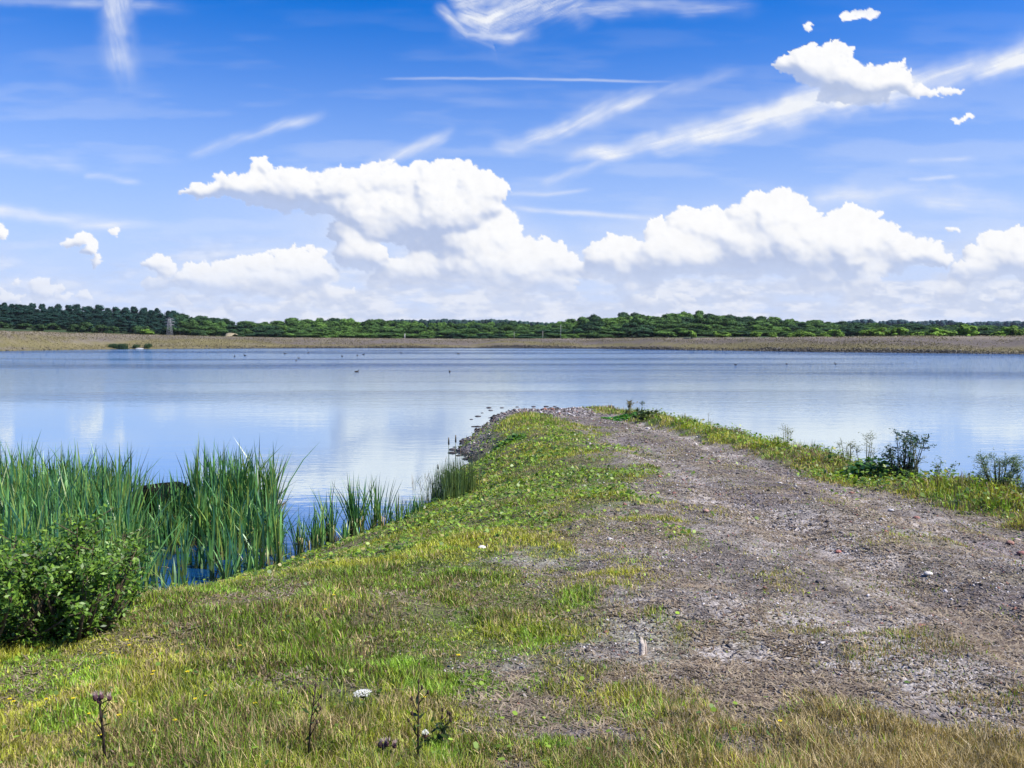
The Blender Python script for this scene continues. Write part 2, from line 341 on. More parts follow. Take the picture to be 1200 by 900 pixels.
# ------------------------------------------------------------------ water
def water_mat():
    m, t, N, L = nmat('lake_water'); o = N('OutputMaterial'); geo = N('NewGeometry')
    def noise(sx, sy, dt, s=1, r=.5):
        mp = N('Mapping'); mp.inputs['Scale'].default_value = (sx, sy, 1); L(geo.outputs['Position'], mp.inputs[0])
        n = N('TexNoise'); n.inputs['Scale'].default_value = s; n.inputs['Detail'].default_value = dt; n.inputs['Roughness'].default_value = r; L(mp.outputs[0], n.inputs['Vector']); return n.outputs[0]
    big = noise(.006, .035, 3); mr = N('MapRange'); mr.interpolation_type = 'SMOOTHSTEP'
    mr.inputs['From Min'].default_value = .47; mr.inputs['From Max'].default_value = .60; mr.inputs['To Min'].default_value = .12; mr.inputs['To Max'].default_value = 1.0; L(big, mr.inputs[0])
    small = noise(1.6, 4.5, 3, 1, .55); med = noise(.35, 1.1, 2)
    def mth(op, a, b):
        q = N('Math', operation=op)
        for i, v in enumerate((a, b)):
            if isinstance(v, (int, float)): q.inputs[i].default_value = v
            else: L(v, q.inputs[i])
        return q.outputs[0]
    h = mth('ADD', mth('MULTIPLY', small, .014), mth('MULTIPLY', med, .02))
    sepp = N('SeparateXYZ'); L(geo.outputs['Position'], sepp.inputs[0]); dm = N('MapRange'); dm.interpolation_type = 'SMOOTHSTEP'
    for k_, v_ in (('From Min', 32), ('From Max', 110), ('To Min', .30), ('To Max', 6.0)): dm.inputs[k_].default_value = v_
    L(sepp.outputs['Y'], dm.inputs[0]); h = mth('MULTIPLY', h, mth('ADD', mth('MULTIPLY', mr.outputs[0], dm.outputs[0]), mth('MULTIPLY', dm.outputs[0], .35)))
    # steady tilt added to the open lake's normals so it reflects higher, bluer sky
    u_ = mth('SUBTRACT', sepp.outputs['Y'], 105.0); h = mth('ADD', h, mth('MULTIPLY', mth('ADD', u_, mth('SQRT', mth('ADD', mth('MULTIPLY', u_, u_), 1600.0), 0)), .024))
    b = N('Bump'); b.inputs['Strength'].default_value = 1; b.inputs['Distance'].default_value = 1; L(h, b.inputs['Height'])
    p = N('BsdfPrincipled'); p.inputs['Base Color'].default_value = (.003, .035, .12, 1); p.inputs['Roughness'].default_value = .04; p.inputs['IOR'].default_value = 1.6; p.inputs['Specular Tint'].default_value = (.82, .92, 1, 1); p.inputs['Specular IOR Level'].default_value = .75
    L(b.outputs[0], p.inputs['Normal']); p.inputs['Specular IOR Level'].default_value = 0
    gl = N('BsdfGlossy'); gl.inputs['Roughness'].default_value = .015; gl.inputs['Color'].default_value = (.85, .95, 1, 1); L(b.outputs[0], gl.inputs['Normal'])
    lw = N('LayerWeight'); lw.inputs['Blend'].default_value = .5; L(b.outputs[0], lw.inputs['Normal']); fr = N('MapRange'); fr.interpolation_type = 'SMOOTHSTEP'
    for k_, v_ in (('From Min', .71), ('From Max', .845), ('To Min', .13), ('To Max', .88)): fr.inputs[k_].default_value = v_
    L(lw.outputs['Facing'], fr.inputs[0]); pw = fr.outputs[0]
    mxs = N('MixShader'); L(pw, mxs.inputs[0]); L(p.outputs[0], mxs.inputs[1]); L(gl.outputs[0], mxs.inputs[2]); L(mxs.outputs[0], o.inputs[0]); return m
wx = np.r_[-2500, -400, -60, 60, 400, 2500.]; wy = np.r_[-2., 30, 100, 320]
WX, WY = np.meshgrid(wx, wy); nW = len(wx); ii = (np.arange(len(wy)-1)[:, None]*nW+np.arange(nW-1)[None]).ravel()
w = link('lake_water', make_mesh('lake_water', np.c_[WX.ravel(), WY.ravel(), 0*WX.ravel()], np.c_[ii, ii+1, ii+nW+1, ii+nW], water_mat()))
tag(w, 'calm blue lake water mirroring the clouds', kind='structure')

# ------------------------------------------------------------------ clouds on the sky shell
PX0, PX1, PY0, PY1, CS = -420, 1620, -330, 402, 1.35
cx = np.arange(PX0, PX1, CS); cy = np.arange(PY0, PY1, CS); CXX, CYY = np.meshgrid(cx, cy)
Hh, Ww = CXX.shape
crng = np.random.RandomState(3)
puffs = [ # cx, cy, rx, ry
 (235,224,22,9),(262,220,24,13),(285,220,26,16),(308,206,20,18),(340,218,34,24),(372,222,30,24),(400,216,34,22),(432,212,32,20),(462,212,30,22),(395,240,40,18),(440,238,46,22),
 (515,214,30,26),(540,210,26,22),(560,235,34,30),(520,248,46,32),(480,240,40,26),(582,258,26,24),(596,276,18,14),(560,276,40,18),(505,274,50,16),
 (183,309,19,11),(196,316,14,9),(183,333,20,9),(235,322,22,13),(265,316,26,14),(300,312,30,16),(340,308,26,16),(365,320,22,16),(395,343,18,11),(372,345,22,10),(320,335,46,14),(260,338,36,10),
 (403,274,18,14),(422,288,22,14),(440,296,14,9),(368,296,14,8),(350,298,12,7),
 (640,300,28,20),(662,310,18,14),(612,306,30,20),(575,318,34,18),(540,312,30,18),(500,322,34,16),(455,330,30,12),(620,330,50,14),
 (735,304,26,22),(758,318,24,18),(718,296,22,18),(700,300,14,16),(690,316,20,14),(742,330,34,12),
 (780,272,22,16),(806,258,24,18),(830,262,26,20),(812,288,34,24),(850,275,34,26),(840,305,34,18),(790,300,26,20),
 (893,244,24,18),(920,240,26,20),(935,256,22,20),(900,268,40,26),(880,292,44,22),(925,290,40,20),
 (985,262,24,20),(1005,256,22,16),(1030,276,30,20),(1060,290,28,18),(1085,300,24,16),(1100,306,14,10),(1000,284,36,18),(1040,304,40,14),(975,304,44,12),
 (1142,300,14,9),(1165,292,24,16),(1190,282,24,16),(1215,296,30,18),(1250,290,40,22),(1160,276,12,7),(1118,268,10,6),
 (925,76,16,14),(945,66,18,14),(975,68,24,20),(988,60,12,11),(960,88,26,18),(1000,92,30,20),(1032,88,20,16),(1050,96,22,14),(1015,110,34,14),(980,108,24,14),(1080,106,24,7),(1110,108,16,5),
 (1005,18,20,7),(1022,16,12,6),(948,32,7,5),(95,279,14,8),(82,285,12,7),(104,292,10,9),(114,306,6,9),(-2,272,13,9),(134,272,8,6),(1125,139,14,4),(1138,136,7,3),(20,328,5,4),(62,338,14,5),(20,350,10,4),
 (455,262,54,26),(505,268,66,32),(560,288,52,24),(420,246,44,22),(330,234,46,16),(610,296,40,22),
 (830,286,74,40),(905,276,60,42),(960,290,66,32),(1030,290,56,26),(790,300,46,30),(870,306,70,24),(735,306,44,28),(640,312,50,24),(570,318,60,24),(500,318,56,26),(1000,310,80,18),(300,322,60,22),(360,322,44,20),(240,328,40,18),(420,300,36,20),(1180,300,50,24),
 (990,92,40,20),(972,66,22,18),(984,57,13,11),(934,72,15,11),(1046,84,18,13),(1020,98,26,16),(955,80,20,14),(960,76,34,20),(-150,250,60,35),(-90,290,50,25),(-260,300,70,30),(1380,240,60,40),(1450,270,70,35),(1340,300,60,25)]
Zb = np.full((Hh, Ww), -1e3); Cv = np.zeros((Hh, Ww))
def splat(x, y, rx, ry, z0):
    i0 = max(int((x-rx-PX0)/CS), 0); i1 = min(int((x+rx-PX0)/CS)+2, Ww); j0 = max(int((y-ry-PY0)/CS), 0); j1 = min(int((y+ry-PY0)/CS)+2, Hh)
    if i1 <= i0 or j1 <= j0: return
    X = CXX[j0:j1, i0:i1]; Y = CYY[j0:j1, i0:i1]; dd = ((X-x)/rx)**2+((Y-y)/ry)**2; k = dd < 1; t = np.where(k, 1-dd, 0)
    z = np.where(k, z0+np.sqrt(t)*min(rx, ry), -1e3); s = Zb[j0:j1, i0:i1]; np.maximum(s, z, out=s)
    s = Cv[j0:j1, i0:i1]; np.maximum(s, ss(0, .55, t), out=s)
def spawn(x, y, rx, ry, z0, lvl):
    splat(x, y, rx, ry, z0)
    if lvl == 0: return
    n = 16 if lvl == 2 else 8
    for _ in range(n):
        a = crng.uniform(0, 2*math.pi); q = crng.uniform(.35, 1.0)
        s = crng.uniform(.28, .5); cxx = x+math.cos(a)*rx*q*.92; cyy = y+math.sin(a)*ry*q*(.92 if math.sin(a) < 0 else .7)
        r = min(rx, ry)*s
        if r < 1.2: continue
        spawn(cxx, cyy, r*1.15, r, z0+math.sqrt(max(0, 1-q*q*.9))*min(rx, ry)*.75, lvl-1)
for _ in range(46):
    a = crng.uniform(430, 1240) if _ % 4 else crng.uniform(-60, 430); b = crng.uniform(312, 356) if a > 430 else crng.uniform(335, 362); puffs.append((a, b, crng.uniform(14, 34)*(1-.3*(b > 340)), crng.uniform(7, 17)*(1-.4*(b > 340))))
for k, (a, b, rx, ry) in enumerate(puffs): spawn(a, b, rx, ry, crng.uniform(-14, 14)+(b-250)*.06, 2)
# resample with a noise warp
def warp(A, dx, dy):
    fx = np.clip((CXX+dx-PX0)/CS, 0, Ww-1.001); fy = np.clip((CYY+dy-PY0)/CS, 0, Hh-1.001); ix = fx.astype(int); iy = fy.astype(int); u = fx-ix; v = fy-iy
    return (A[iy, ix]*(1-u)+A[iy, ix+1]*u)*(1-v)+(A[iy+1, ix]*(1-u)+A[iy+1, ix+1]*u)*v
def blur(A, r):
    r = max(1, int(r/CS))
    for _ in range(2):
        for ax in (0, 1):
            B = np.pad(A, [(r+1, r) if i == ax else (0, 0) for i in (0, 1)], mode='edge'); S = np.cumsum(B, ax)
            n = A.shape[ax]
            A = (np.take(S, range(2*r+1, 2*r+1+n), ax)-np.take(S, range(0, n), ax))/(2*r+1)
    return A
wxn = (fbm(CXX/14, CYY/12, 4, 71, .5)-.5)*15; wyn = (fbm(CXX/14, CYY/12, 4, 72, .5)-.5)*13
wxn = wxn+(fbm(CXX/5, CYY/5, 3, 73, .6)-.5)*5; wyn = wyn+(fbm(CXX/5, CYY/5, 3, 74, .6)-.5)*5
Zs = np.where(Zb > -900, Zb, -8.)
Cw = warp(Cv, wxn, wyn); Zw = warp(blur(Zs, 1.5), wxn, wyn)
det = fbm(CXX/7, CYY/6, 4, 75, .6)
Zt = Zw+(det-.5)*5
def slope_light(Z, l):
    gy_, gx_ = np.gradient(Z, CS); nx = -gx_; ny = gy_; nz = 1.3; ln = np.sqrt(nx*nx+ny*ny+nz*nz)
    return (nx*l[0]+ny*l[1]+nz*l[2])/ln
Ld = (.42, .66, .62)
lam = .28*slope_light(blur(Zt, 2), Ld)+.36*slope_light(blur(Zt, 6)*1.3, Ld)+.36*slope_light(blur(Zt, 13)*1.9, Ld)
above = 0
Bc = blur(Cw, 6)
for st in (10, 20, 32, 46): above = above+warp(Bc, st*.35, -st)
above = above/4
up = warp(Bc, 6, -16)-warp(Bc, -6, 14)             # thick above, thin below = base of a cloud
shade = np.clip(.49+.72*(.75*lam+.25*slope_light(blur(Zt, 1.4), Ld))-.22*above-.26*np.clip(up, 0, 1), 0, 1)
shade = ss(.22, .96, shade)
al = Cw*(.55+.9*det); al = ss(.10, .85, al)*(1-.22*ss(.25, .95, blur(up, 5)))
low = ss(296, 345, CYY); al = al*(1-.42*low)
ccol = np.array([.48, .57, .80])*(1-shade[..., None])+np.array([1.02, 1.02, 1.03])*shade[..., None]
# low hazy bank of distant cloud near the horizon
bank = fbm(CXX/60, CYY/14, 5, 81, .55); bk = ss(.30, .66, bank+.28*ss(300, 372, CYY)-.12)*ss(262, 330, CYY)*(.5+.5*ss(100, 330, CXX))*.85
bsh = ss(.35, .7, fbm(CXX/26, CYY/9, 4, 85, .6))
bcol = np.array([.56, .64, .84])*(1-bsh[..., None])+np.array([.93, .94, .99])*bsh[..., None]
# cirrus strokes
cir = np.zeros((Hh, Ww))
def stroke(pts, w0, w1, a, seed=0, fib=.6, fs=(90, 9)):
    fib *= .75
    global cir
    pts = np.array(pts, float); best = np.full((Hh, Ww), 1e9); T = np.zeros((Hh, Ww)); SD = np.zeros((Hh, Ww))
    L_ = np.r_[0, np.cumsum(np.linalg.norm(np.diff(pts, axis=0), axis=1))]
    for i in range(len(pts)-1):
        A, B = pts[i], pts[i+1]; e = B-A; l2 = e@e; t = np.clip(((CXX-A[0])*e[0]+(CYY-A[1])*e[1])/l2, 0, 1)
        dx = CXX-A[0]-t*e[0]; dy = CYY-A[1]-t*e[1]; dd = np.hypot(dx, dy); k = dd < best
        best = np.where(k, dd, best); T = np.where(k, (L_[i]+t*math.sqrt(l2))/L_[-1], T); SD = np.where(k, (dx*-e[1]+dy*e[0])/math.sqrt(l2), SD)
    w = w0*(1-T)+w1*T; f = fbm(T*L_[-1]/fs[0]+seed, SD/fs[1]+seed*3+T*2, 5, 90+seed, .65)
    f2 = fbm(CXX/30, CYY/30, 3, 120+seed)
    a = a*.9; w = w*1.1; f3 = fbm(CXX/70+seed, CYY/45, 4, 150+seed); prof = (.72+.5*ss(.32, .62, f3))*np.exp(-(SD/w*1.25+(f2-.5)*1.3)**2)*np.exp(-np.clip(best-w, 0, 1e3)**2/(w*w*.5))*ss(0, .12, T)*ss(1., .72, T)
    cir = np.maximum(cir, a*prof*(1-fib+fib*1.6*ss(.3, .7, f)))
stroke([(655,186),(740,174),(840,150),(930,128),(1010,108),(1130,86)], 8, 24, 1.1, 1, .4)
stroke([(760,186),(840,166),(920,148)], 4, 8, .45, 2)
stroke([(900,136),(990,118),(1080,100),(1150,80),(1290,38),(1400,10)], 14, 17, 1.1, 3, .4)
stroke([(570,166),(600,170),(650,156),(720,124),(790,100)], 8, 12, .75, 4)
stroke([(508,2),(548,40),(600,44),(640,30)], 7, 10, .7, 5, .5, (40, 7)); stroke([(530,8),(570,26),(620,10),(700,-20)], 24, 30, .85, 6, .7, (50, 8)); stroke([(520,0),(600,-12),(700,-30)], 14, 30, .7, 28, .7, (50, 8))
stroke([(640,10),(740,6),(900,10)], 12, 10, .4, 7)
stroke([(124,-90),(136,10),(150,118)], 15, 19, .55, 8, .35, (60, 9)); stroke([(-40,-6),(100,2),(240,14)], 8, 8, .3, 9)
stroke([(215,186),(290,160),(390,130)], 6, 7, .45, 10); stroke([(425,200),(480,176),(540,150)], 8, 7, .5, 11)
stroke([(-60,238),(20,250),(90,260),(190,262)], 8, 7, .7, 12, .5); stroke([(-20,182),(60,190),(110,200)], 10, 8, .3, 13); stroke([(95,204),(170,214)], 4, 4, .3, 14)
stroke([(590,227),(640,228),(700,222)], 2.5, 2.5, .6, 15, .3); stroke([(630,218),(690,196),(740,170)], 6, 6, .25, 16)
stroke([(590,243),(680,250),(800,258),(850,250)], 3, 4, .5, 17, .3); stroke([(440,92),(600,92),(830,97)], 1.6, 1.6, .5, 18, .3); stroke([(700,130),(800,100),(880,80)], 10, 10, .18, 19)
stroke([(930,236),(1050,228),(1250,248)], 12, 16, .5, 20, .4); stroke([(1060,188),(1150,186)], 3, 3, .35, 21); stroke([(1060,210),(1130,208)], 3, 3, .5, 22)
stroke([(-400,100),(-200,60),(-60,70)], 18, 12, .5, 23); stroke([(1250,160),(1400,120),(1600,110)], 14, 20, .5, 24); stroke([(300,-200),(600,-150),(900,-220)], 20, 25, .5, 25); stroke([(900,-90),(1200,-120),(1500,-60)], 20, 20, .5, 26)
stroke([(190,300),(280,296),(330,290)], 4, 4, .3, 27)
veil = .16*ss(.45, .75, fbm(CXX/130, CYY/22, 4, 130))*ss(-50, 200, CYY)+.30*ss(300, 395, CYY)
cirA = 1-(1-np.clip(cir, 0, 1))*(1-veil)
# composite: cirrus under bank under cumulus
A0 = cirA; C0 = np.array([.90, .93, .99])*np.ones((Hh, Ww, 1))
def over(Ca, Aa, Cb, Ab):
    Ao = Aa+Ab*(1-Aa); return (Ca*Aa[..., None]+Cb*(Ab*(1-Aa))[..., None])/np.maximum(Ao, 1e-4)[..., None], Ao
C1, A1 = over(bcol, bk, C0, A0); veil2 = blur(Cw, 26)*.55*(.5+fbm(CXX/40, CYY/18, 4, 140)); C1, A1 = over(np.array([.80, .85, .97])*np.ones((Hh, Ww, 1)), np.clip(veil2, 0, 1)*ss(180, 290, CYY), C1, A1); C2, A2 = over(ccol, al, C1, A1)
hz = ss(250, 395, CYY)[..., None]*.38; C2 = C2*(1-hz)+np.array([.74, .79, .92])*hz
edge = ss(PX0, PX0+120, CXX)*ss(PX1, PX1-120, CXX)*ss(PY0, PY0+120, CYY); A2 = A2*edge
RS = 9000.; dv = ray(CXX.ravel(), CYY.ravel()); dv /= np.linalg.norm(dv, axis=1)[:, None]; V = dv*RS+np.array([0, 0, CZ])
ii = (np.arange(Hh-1)[:, None]*Ww+np.arange(Ww-1)[None]).ravel(); Q = np.c_[ii, ii+1, ii+Ww+1, ii+Ww]
m, t, N, L = nmat('cloud_cover'); o = N('OutputMaterial'); at = N('Attribute', attribute_name='Col'); aa = N('Attribute', attribute_name='cover')
tc = N('NewGeometry'); no = N('TexNoise'); no.inputs['Scale'].default_value = .012; no.inputs['Detail'].default_value = 3; L(tc.outputs['Position'], no.inputs['Vector'])
mr = N('MapRange'); mr.inputs['To Min'].default_value = .94; mr.inputs['To Max'].default_value = 1.06; L(no.outputs[0], mr.inputs[0])
em = N('Emission'); L(at.outputs['Color'], em.inputs['Color']); L(mr.outputs[0], em.inputs['Strength']); tb = N('BsdfTransparent'); mx = N('MixShader')
L(aa.outputs['Fac'], mx.inputs[0]); L(tb.outputs[0], mx.inputs[1]); L(em.outputs[0], mx.inputs[2]); L(mx.outputs[0], o.inputs[0]); m.cycles.emission_sampling = 'NONE'
CLOUD_GAIN = .652
me = make_mesh('sky', V, Q, m, (C2.reshape(-1, 3)*CLOUD_GAIN), True, {'cover': A2.ravel()})
skyo = link('sky', me); tag(skyo, 'blue sky with white cumulus and thin streaks of cirrus', kind='structure')

# ------------------------------------------------------------------ grass, leaves, straw and stones (nobody could count them)
def scatter(n, r0, r1, a0=-40, a1=42, p=1.0):
    """points on the land, closer together near the viewer's end of the spit"""
    u = rng.uniform(0, 1, n); r = r0*(r1/r0)**(u**p); a = np.radians(rng.uniform(a0, a1, n))
    return r*np.sin(a), r*np.cos(a)
G_GREEN = np.array((.20, .30, .020)); G_DEEP = np.array((.065, .13, .014)); G_OLIVE = np.array((.34, .35, .04)); G_STRAW = np.array((.46, .36, .17)); G_BROWN = np.array((.16, .10, .055)); G_LIME = np.array((.21, .34, .035))
def grass_cols(x, y, n):
    a = fbm(x*.9, y*.9, 3, 201); b = fbm(x*2.6, y*2.6, 3, 202); r = rng.uniform(0, 1, n)
    C = cmix(G_DEEP, G_GREEN, r); C = cmix(C, G_OLIVE, ss(.35, .65, a+.25*(r-.5)))
    C = np.where((rng.uniform(0, 1, n) < (.08+.34*ss(.50, .70, b)+.25*ss(4.3, 3.4, y)))[:, None], cmix(G_STRAW*.55, G_STRAW, rng.uniform(0, 1, n)), C)
    C = np.where((rng.uniform(0, 1, n) < .25*ss(.5, .3, a))[:, None], G_BROWN, C)
    C = np.where(((fbm(x*1.9, y*1.9, 3, 207) > .63) & (rng.uniform(0, 1, n) < .7))[:, None], G_LIME, C)
    return C*(rng.uniform(.5, 1.5, n))[:, None]*1.22
NG = 1350000
x, y = scatter(NG, 2.6, 44, p=1.12); d = shore_d(x, y); gmk = gravel_mask(x, y)
bm = np.exp(-((x-BERM(y)-.1)/1.3)**2)
beach = ss(34.2, 35.6, y)*(x < 3.2)+ss(1.4, .6, d)*ss(23.5, 26, y)*(x < 3)
dens = (1-gmk)*(.55+.8*ss(.32, .55, fbm(x*1.3, y*1.3, 4, 211)))+gmk*(.05+.45*ss(.46, .64, fbm(x*1.5, y*1.1, 4, 212)))
dens = np.where(beach > .3, dens*.04, dens); xm_ = (XL(y)+XR(y))/2; dens = dens*(1-.8*ss(.3, .8, gmk)*(np.exp(-((x-xm_+.95)/.4)**2)+np.exp(-((x-xm_-.95)/.4)**2)))
bare = np.exp(-((x+.72)/.22)**2-((y-3.95)/.2)**2)+np.exp(-((x-.1)/.5)**2-((y-3.9)/.25)**2)*.8+np.exp(-((x+.5)/.5)**2-((y-5.4)/.3)**2)*.7
dens = dens*(1-.9*np.clip(bare, 0, 1)); fn = fbm(x*2.2, y*3, 3, 213)-.5; front = ss(3.95, 3.4, y+fn*1.1)*ss(.5, 1.3, x+fn); dens = np.maximum(dens, front*.75)
k = (rng.uniform(0, 1, NG) < dens) & (d > .05); x, y, d, gmk, bm, front = (q[k] for q in (x, y, d, gmk, bm, front)); n = len(x)
r = np.hypot(x, y); z = hfun(x, y)
tall = fbm(x*1.7, y*1.7, 3, 221)
H = (.016+.040*rng.uniform(0, 1, n)**1.6)*(.55+1.15*ss(.35, .7, tall))*(1-.45*gmk)
H = H*(1+2.4*bm*ss(1.2, .2, gmk)*np.where(y > 16, 1, .75))+front*.055*rng.uniform(.2, 1, n)+.05*ss(3.9, 3.0, y)*(1-gmk)*rng.uniform(0, 1, n)*.8
H = H+.12*ss(25, 28, y)*(x < 2.6)*(1-gmk)*rng.uniform(.2, 1, n)+.06*ss(.9, .2, d)*rng.uniform(.2, 1, n)
Wd = (.0020+.00058*r)*rng.uniform(.7, 1.4, n)
C = grass_cols(x, y, n)
C = np.where((rng.uniform(0, 1, n) < front*.40+gmk*.55)[:, None], cmix(G_STRAW*.6, G_STRAW*1.1, rng.uniform(0, 1, n)), C)
C = np.where((rng.uniform(0, 1, n) < bm*.3*ss(.4, .6, fbm(x*.8, y*.8, 3, 223)))[:, None], np.array((.27, .17, .12))*rng.uniform(.6, 1.2, n)[:, None], C)
V, T, Cc = blades(np.c_[x, y, z-.005], H, Wd, rng.uniform(0, 6.28, n), rng.uniform(.05, .95, n), C, 2)
tag(link('grass', make_mesh('grass', V, T, M_grass, Cc)), 'patchy green and straw coloured grass on the spit', 'grass', kind='stuff')

# straw lying flat among the stones
n = 380000; x, y = scatter(n, 2.8, 34, p=1.05); gmk = gravel_mask(x, y); d = shore_d(x, y); k = (rng.uniform(0, 1, n) < np.clip(gmk, .30, 1)*(.15+.85*ss(.40, .62, fbm(x*1.5, y*1.5, 4, 231)))) & (d > .3); x, y = x[k], y[k]; n = len(x); r = np.hypot(x, y)
a = rng.uniform(0, 6.28, n); Ls = rng.uniform(.015, .05, n)*(1+r*.03); ws = (.0022+.0006*r)*rng.uniform(.6, 1.2, n); z = hfun(x, y)
U = np.c_[np.cos(a), np.sin(a), rng.uniform(-.05, .35, n)]*Ls[:, None]; Wv = np.c_[-np.sin(a), np.cos(a), 0*a]*ws[:, None]; c0 = np.c_[x, y, z+.004]
V = np.stack([c0-Wv, c0+Wv, c0+U+Wv*.4, c0+U-Wv*.4], 1).reshape(-1, 3)
C = cmix((.13, .09, .06), (.44, .36, .25), rng.uniform(0, 1, n)); C = np.repeat(C, 4, 0)
tag(link('dry_straw', make_mesh('dry_straw', V, np.arange(n)[:, None]*4+np.arange(4)[None], M_grass, C)), 'dead straw litter strewn over the stony track', 'straw', kind='stuff')

# broad leaved ground cover in drifts
n = 170000; x, y = scatter(n, 2.9, 36); d = shore_d(x, y); gmk = gravel_mask(x, y); bm = np.exp(-((x-BERM(y)-.1)/1.2)**2)
pat = ss(.50, .62, fbm(x*.75+3, y*.6, 4, 241)); bank = ss(2.2, .4, d)*ss(14, 8, y+0*x)*.0+ss(1.7, .3, d)*ss(8, 11, y)
dn = (1-gmk)*(.025+.10*ss(5, 9, y)+1.0*pat*ss(6, 11, y)*ss(29, 24, y)+1.1*bank*ss(.38, .5, fbm(x*1.1, y*1.1, 3, 242)))+.35*bm*ss(.42, .58, fbm(x*1.2, y*.9, 3, 243))+.012*gmk*ss(.55, .65, fbm(x*2, y*2, 3, 244))
dn = dn*np.where((y > 34.2) & (x < 3.2), .05, 1)
k = (rng.uniform(0, 1, n) < dn) & (d > .08); x, y, bm = x[k], y[k], bm[k]; n = len(x); r = np.hypot(x, y)
z = hfun(x, y)+rng.uniform(.01, .09, n)+bm*rng.uniform(0, .16, n)
C = cmix((.06, .13, .015), (.34, .50, .05), rng.uniform(0, 1, n)**1.5); C = np.where((rng.uniform(0, 1, n) < .07)[:, None], np.array((.38, .34, .12)), C)
V, Pf, Cc = leaf_discs(np.c_[x, y, z], rng.uniform(.007, .026, n)*(1+ss(8, 20, r)*.8)*np.where(y < 8, .55, 1), np.abs(rng.normal(0, .6, n)), C)
tag(link('leafy_ground_cover', make_mesh('leafy_ground_cover', V, Pf, M_leaf, Cc)), 'bright green broad leaved ground cover in drifts', 'ground cover', kind='stuff')

# stones
oct_d = np.array([[1,0,0],[-1,0,0],[0,1,0],[0,-1,0],[0,0,1],[0,0,-1]], float); oct_f = np.array([[0,2,4],[2,1,4],[1,3,4],[3,0,4],[2,0,5],[1,2,5],[3,1,5],[0,3,5]])
def stones(x, y, z, R_, C):
    n = len(x); S = R_[:, None]*rng.uniform(.55, 1.25, (n, 3))*np.array([1, 1, .6]); a = rng.uniform(0, 6.28, n)
    D = oct_d[None]*S[:, None]+rng.normal(0, .18, (n, 6, 3))*R_[:, None, None]; ca, sa = np.cos(a)[:, None], np.sin(a)[:, None]
    V = np.stack([D[..., 0]*ca-D[..., 1]*sa+x[:, None], D[..., 0]*sa+D[..., 1]*ca+y[:, None], D[..., 2]+z[:, None]], -1).reshape(-1, 3)
    return V, (np.arange(n)[:, None, None]*6+oct_f[None]).reshape(-1, 3), np.repeat(C, 6, 0)
def stone_cols(n):
    C = cmix((.065, .056, .050), (.30, .27, .245), rng.uniform(0, 1, n)**1.25)
    C = np.where((rng.uniform(0, 1, n) < .10)[:, None], np.array((.50, .47, .46)), C); return np.where((rng.uniform(0, 1, n) < .05)[:, None], np.array((.28, .14, .11)), C)
n = 250000; x, y = scatter(n, 2.8, 44); gmk = gravel_mask(x, y); d = shore_d(x, y)
beach = ss(33.8, 35.4, y)*(x < 3.5)+ss(1.2, .5, d)*ss(23, 26, y)*(x < 3)+np.exp(-((y-np.interp(x, [4.5, 7], [14.5, 11.5]))/1.5)**2)*ss(.6, .1, XR(y)-x)*(x > 3)*.5
k = (rng.uniform(0, 1, n) < np.clip(gmk*(.25+.75*ss(.40, .58, fbm(x*.9+7, y*.9, 4, 251)))+beach+.05, 0, 1)) & (d > -.35); x, y, d, beach = x[k], y[k], d[k], beach[k]; n = len(x); r = np.hypot(x, y)
Rr = (.0035+.0010*r)*rng.uniform(.5, 1.2, n)*(1+1.2*(rng.uniform(0, 1, n) < .02))*(1+.9*np.clip(beach, 0, 1)*rng.uniform(0, 1, n))
C = stone_cols(n)*(1-.55*ss(.35, 0, d))[:, None]
V, T, Cc = stones(x, y, hfun(x, y)+Rr*.15, Rr, C)
tag(link('gravel', make_mesh('gravel', V, T, M_stone, Cc)), 'loose mauve grey gravel of the track and tip', 'gravel', kind='stuff')

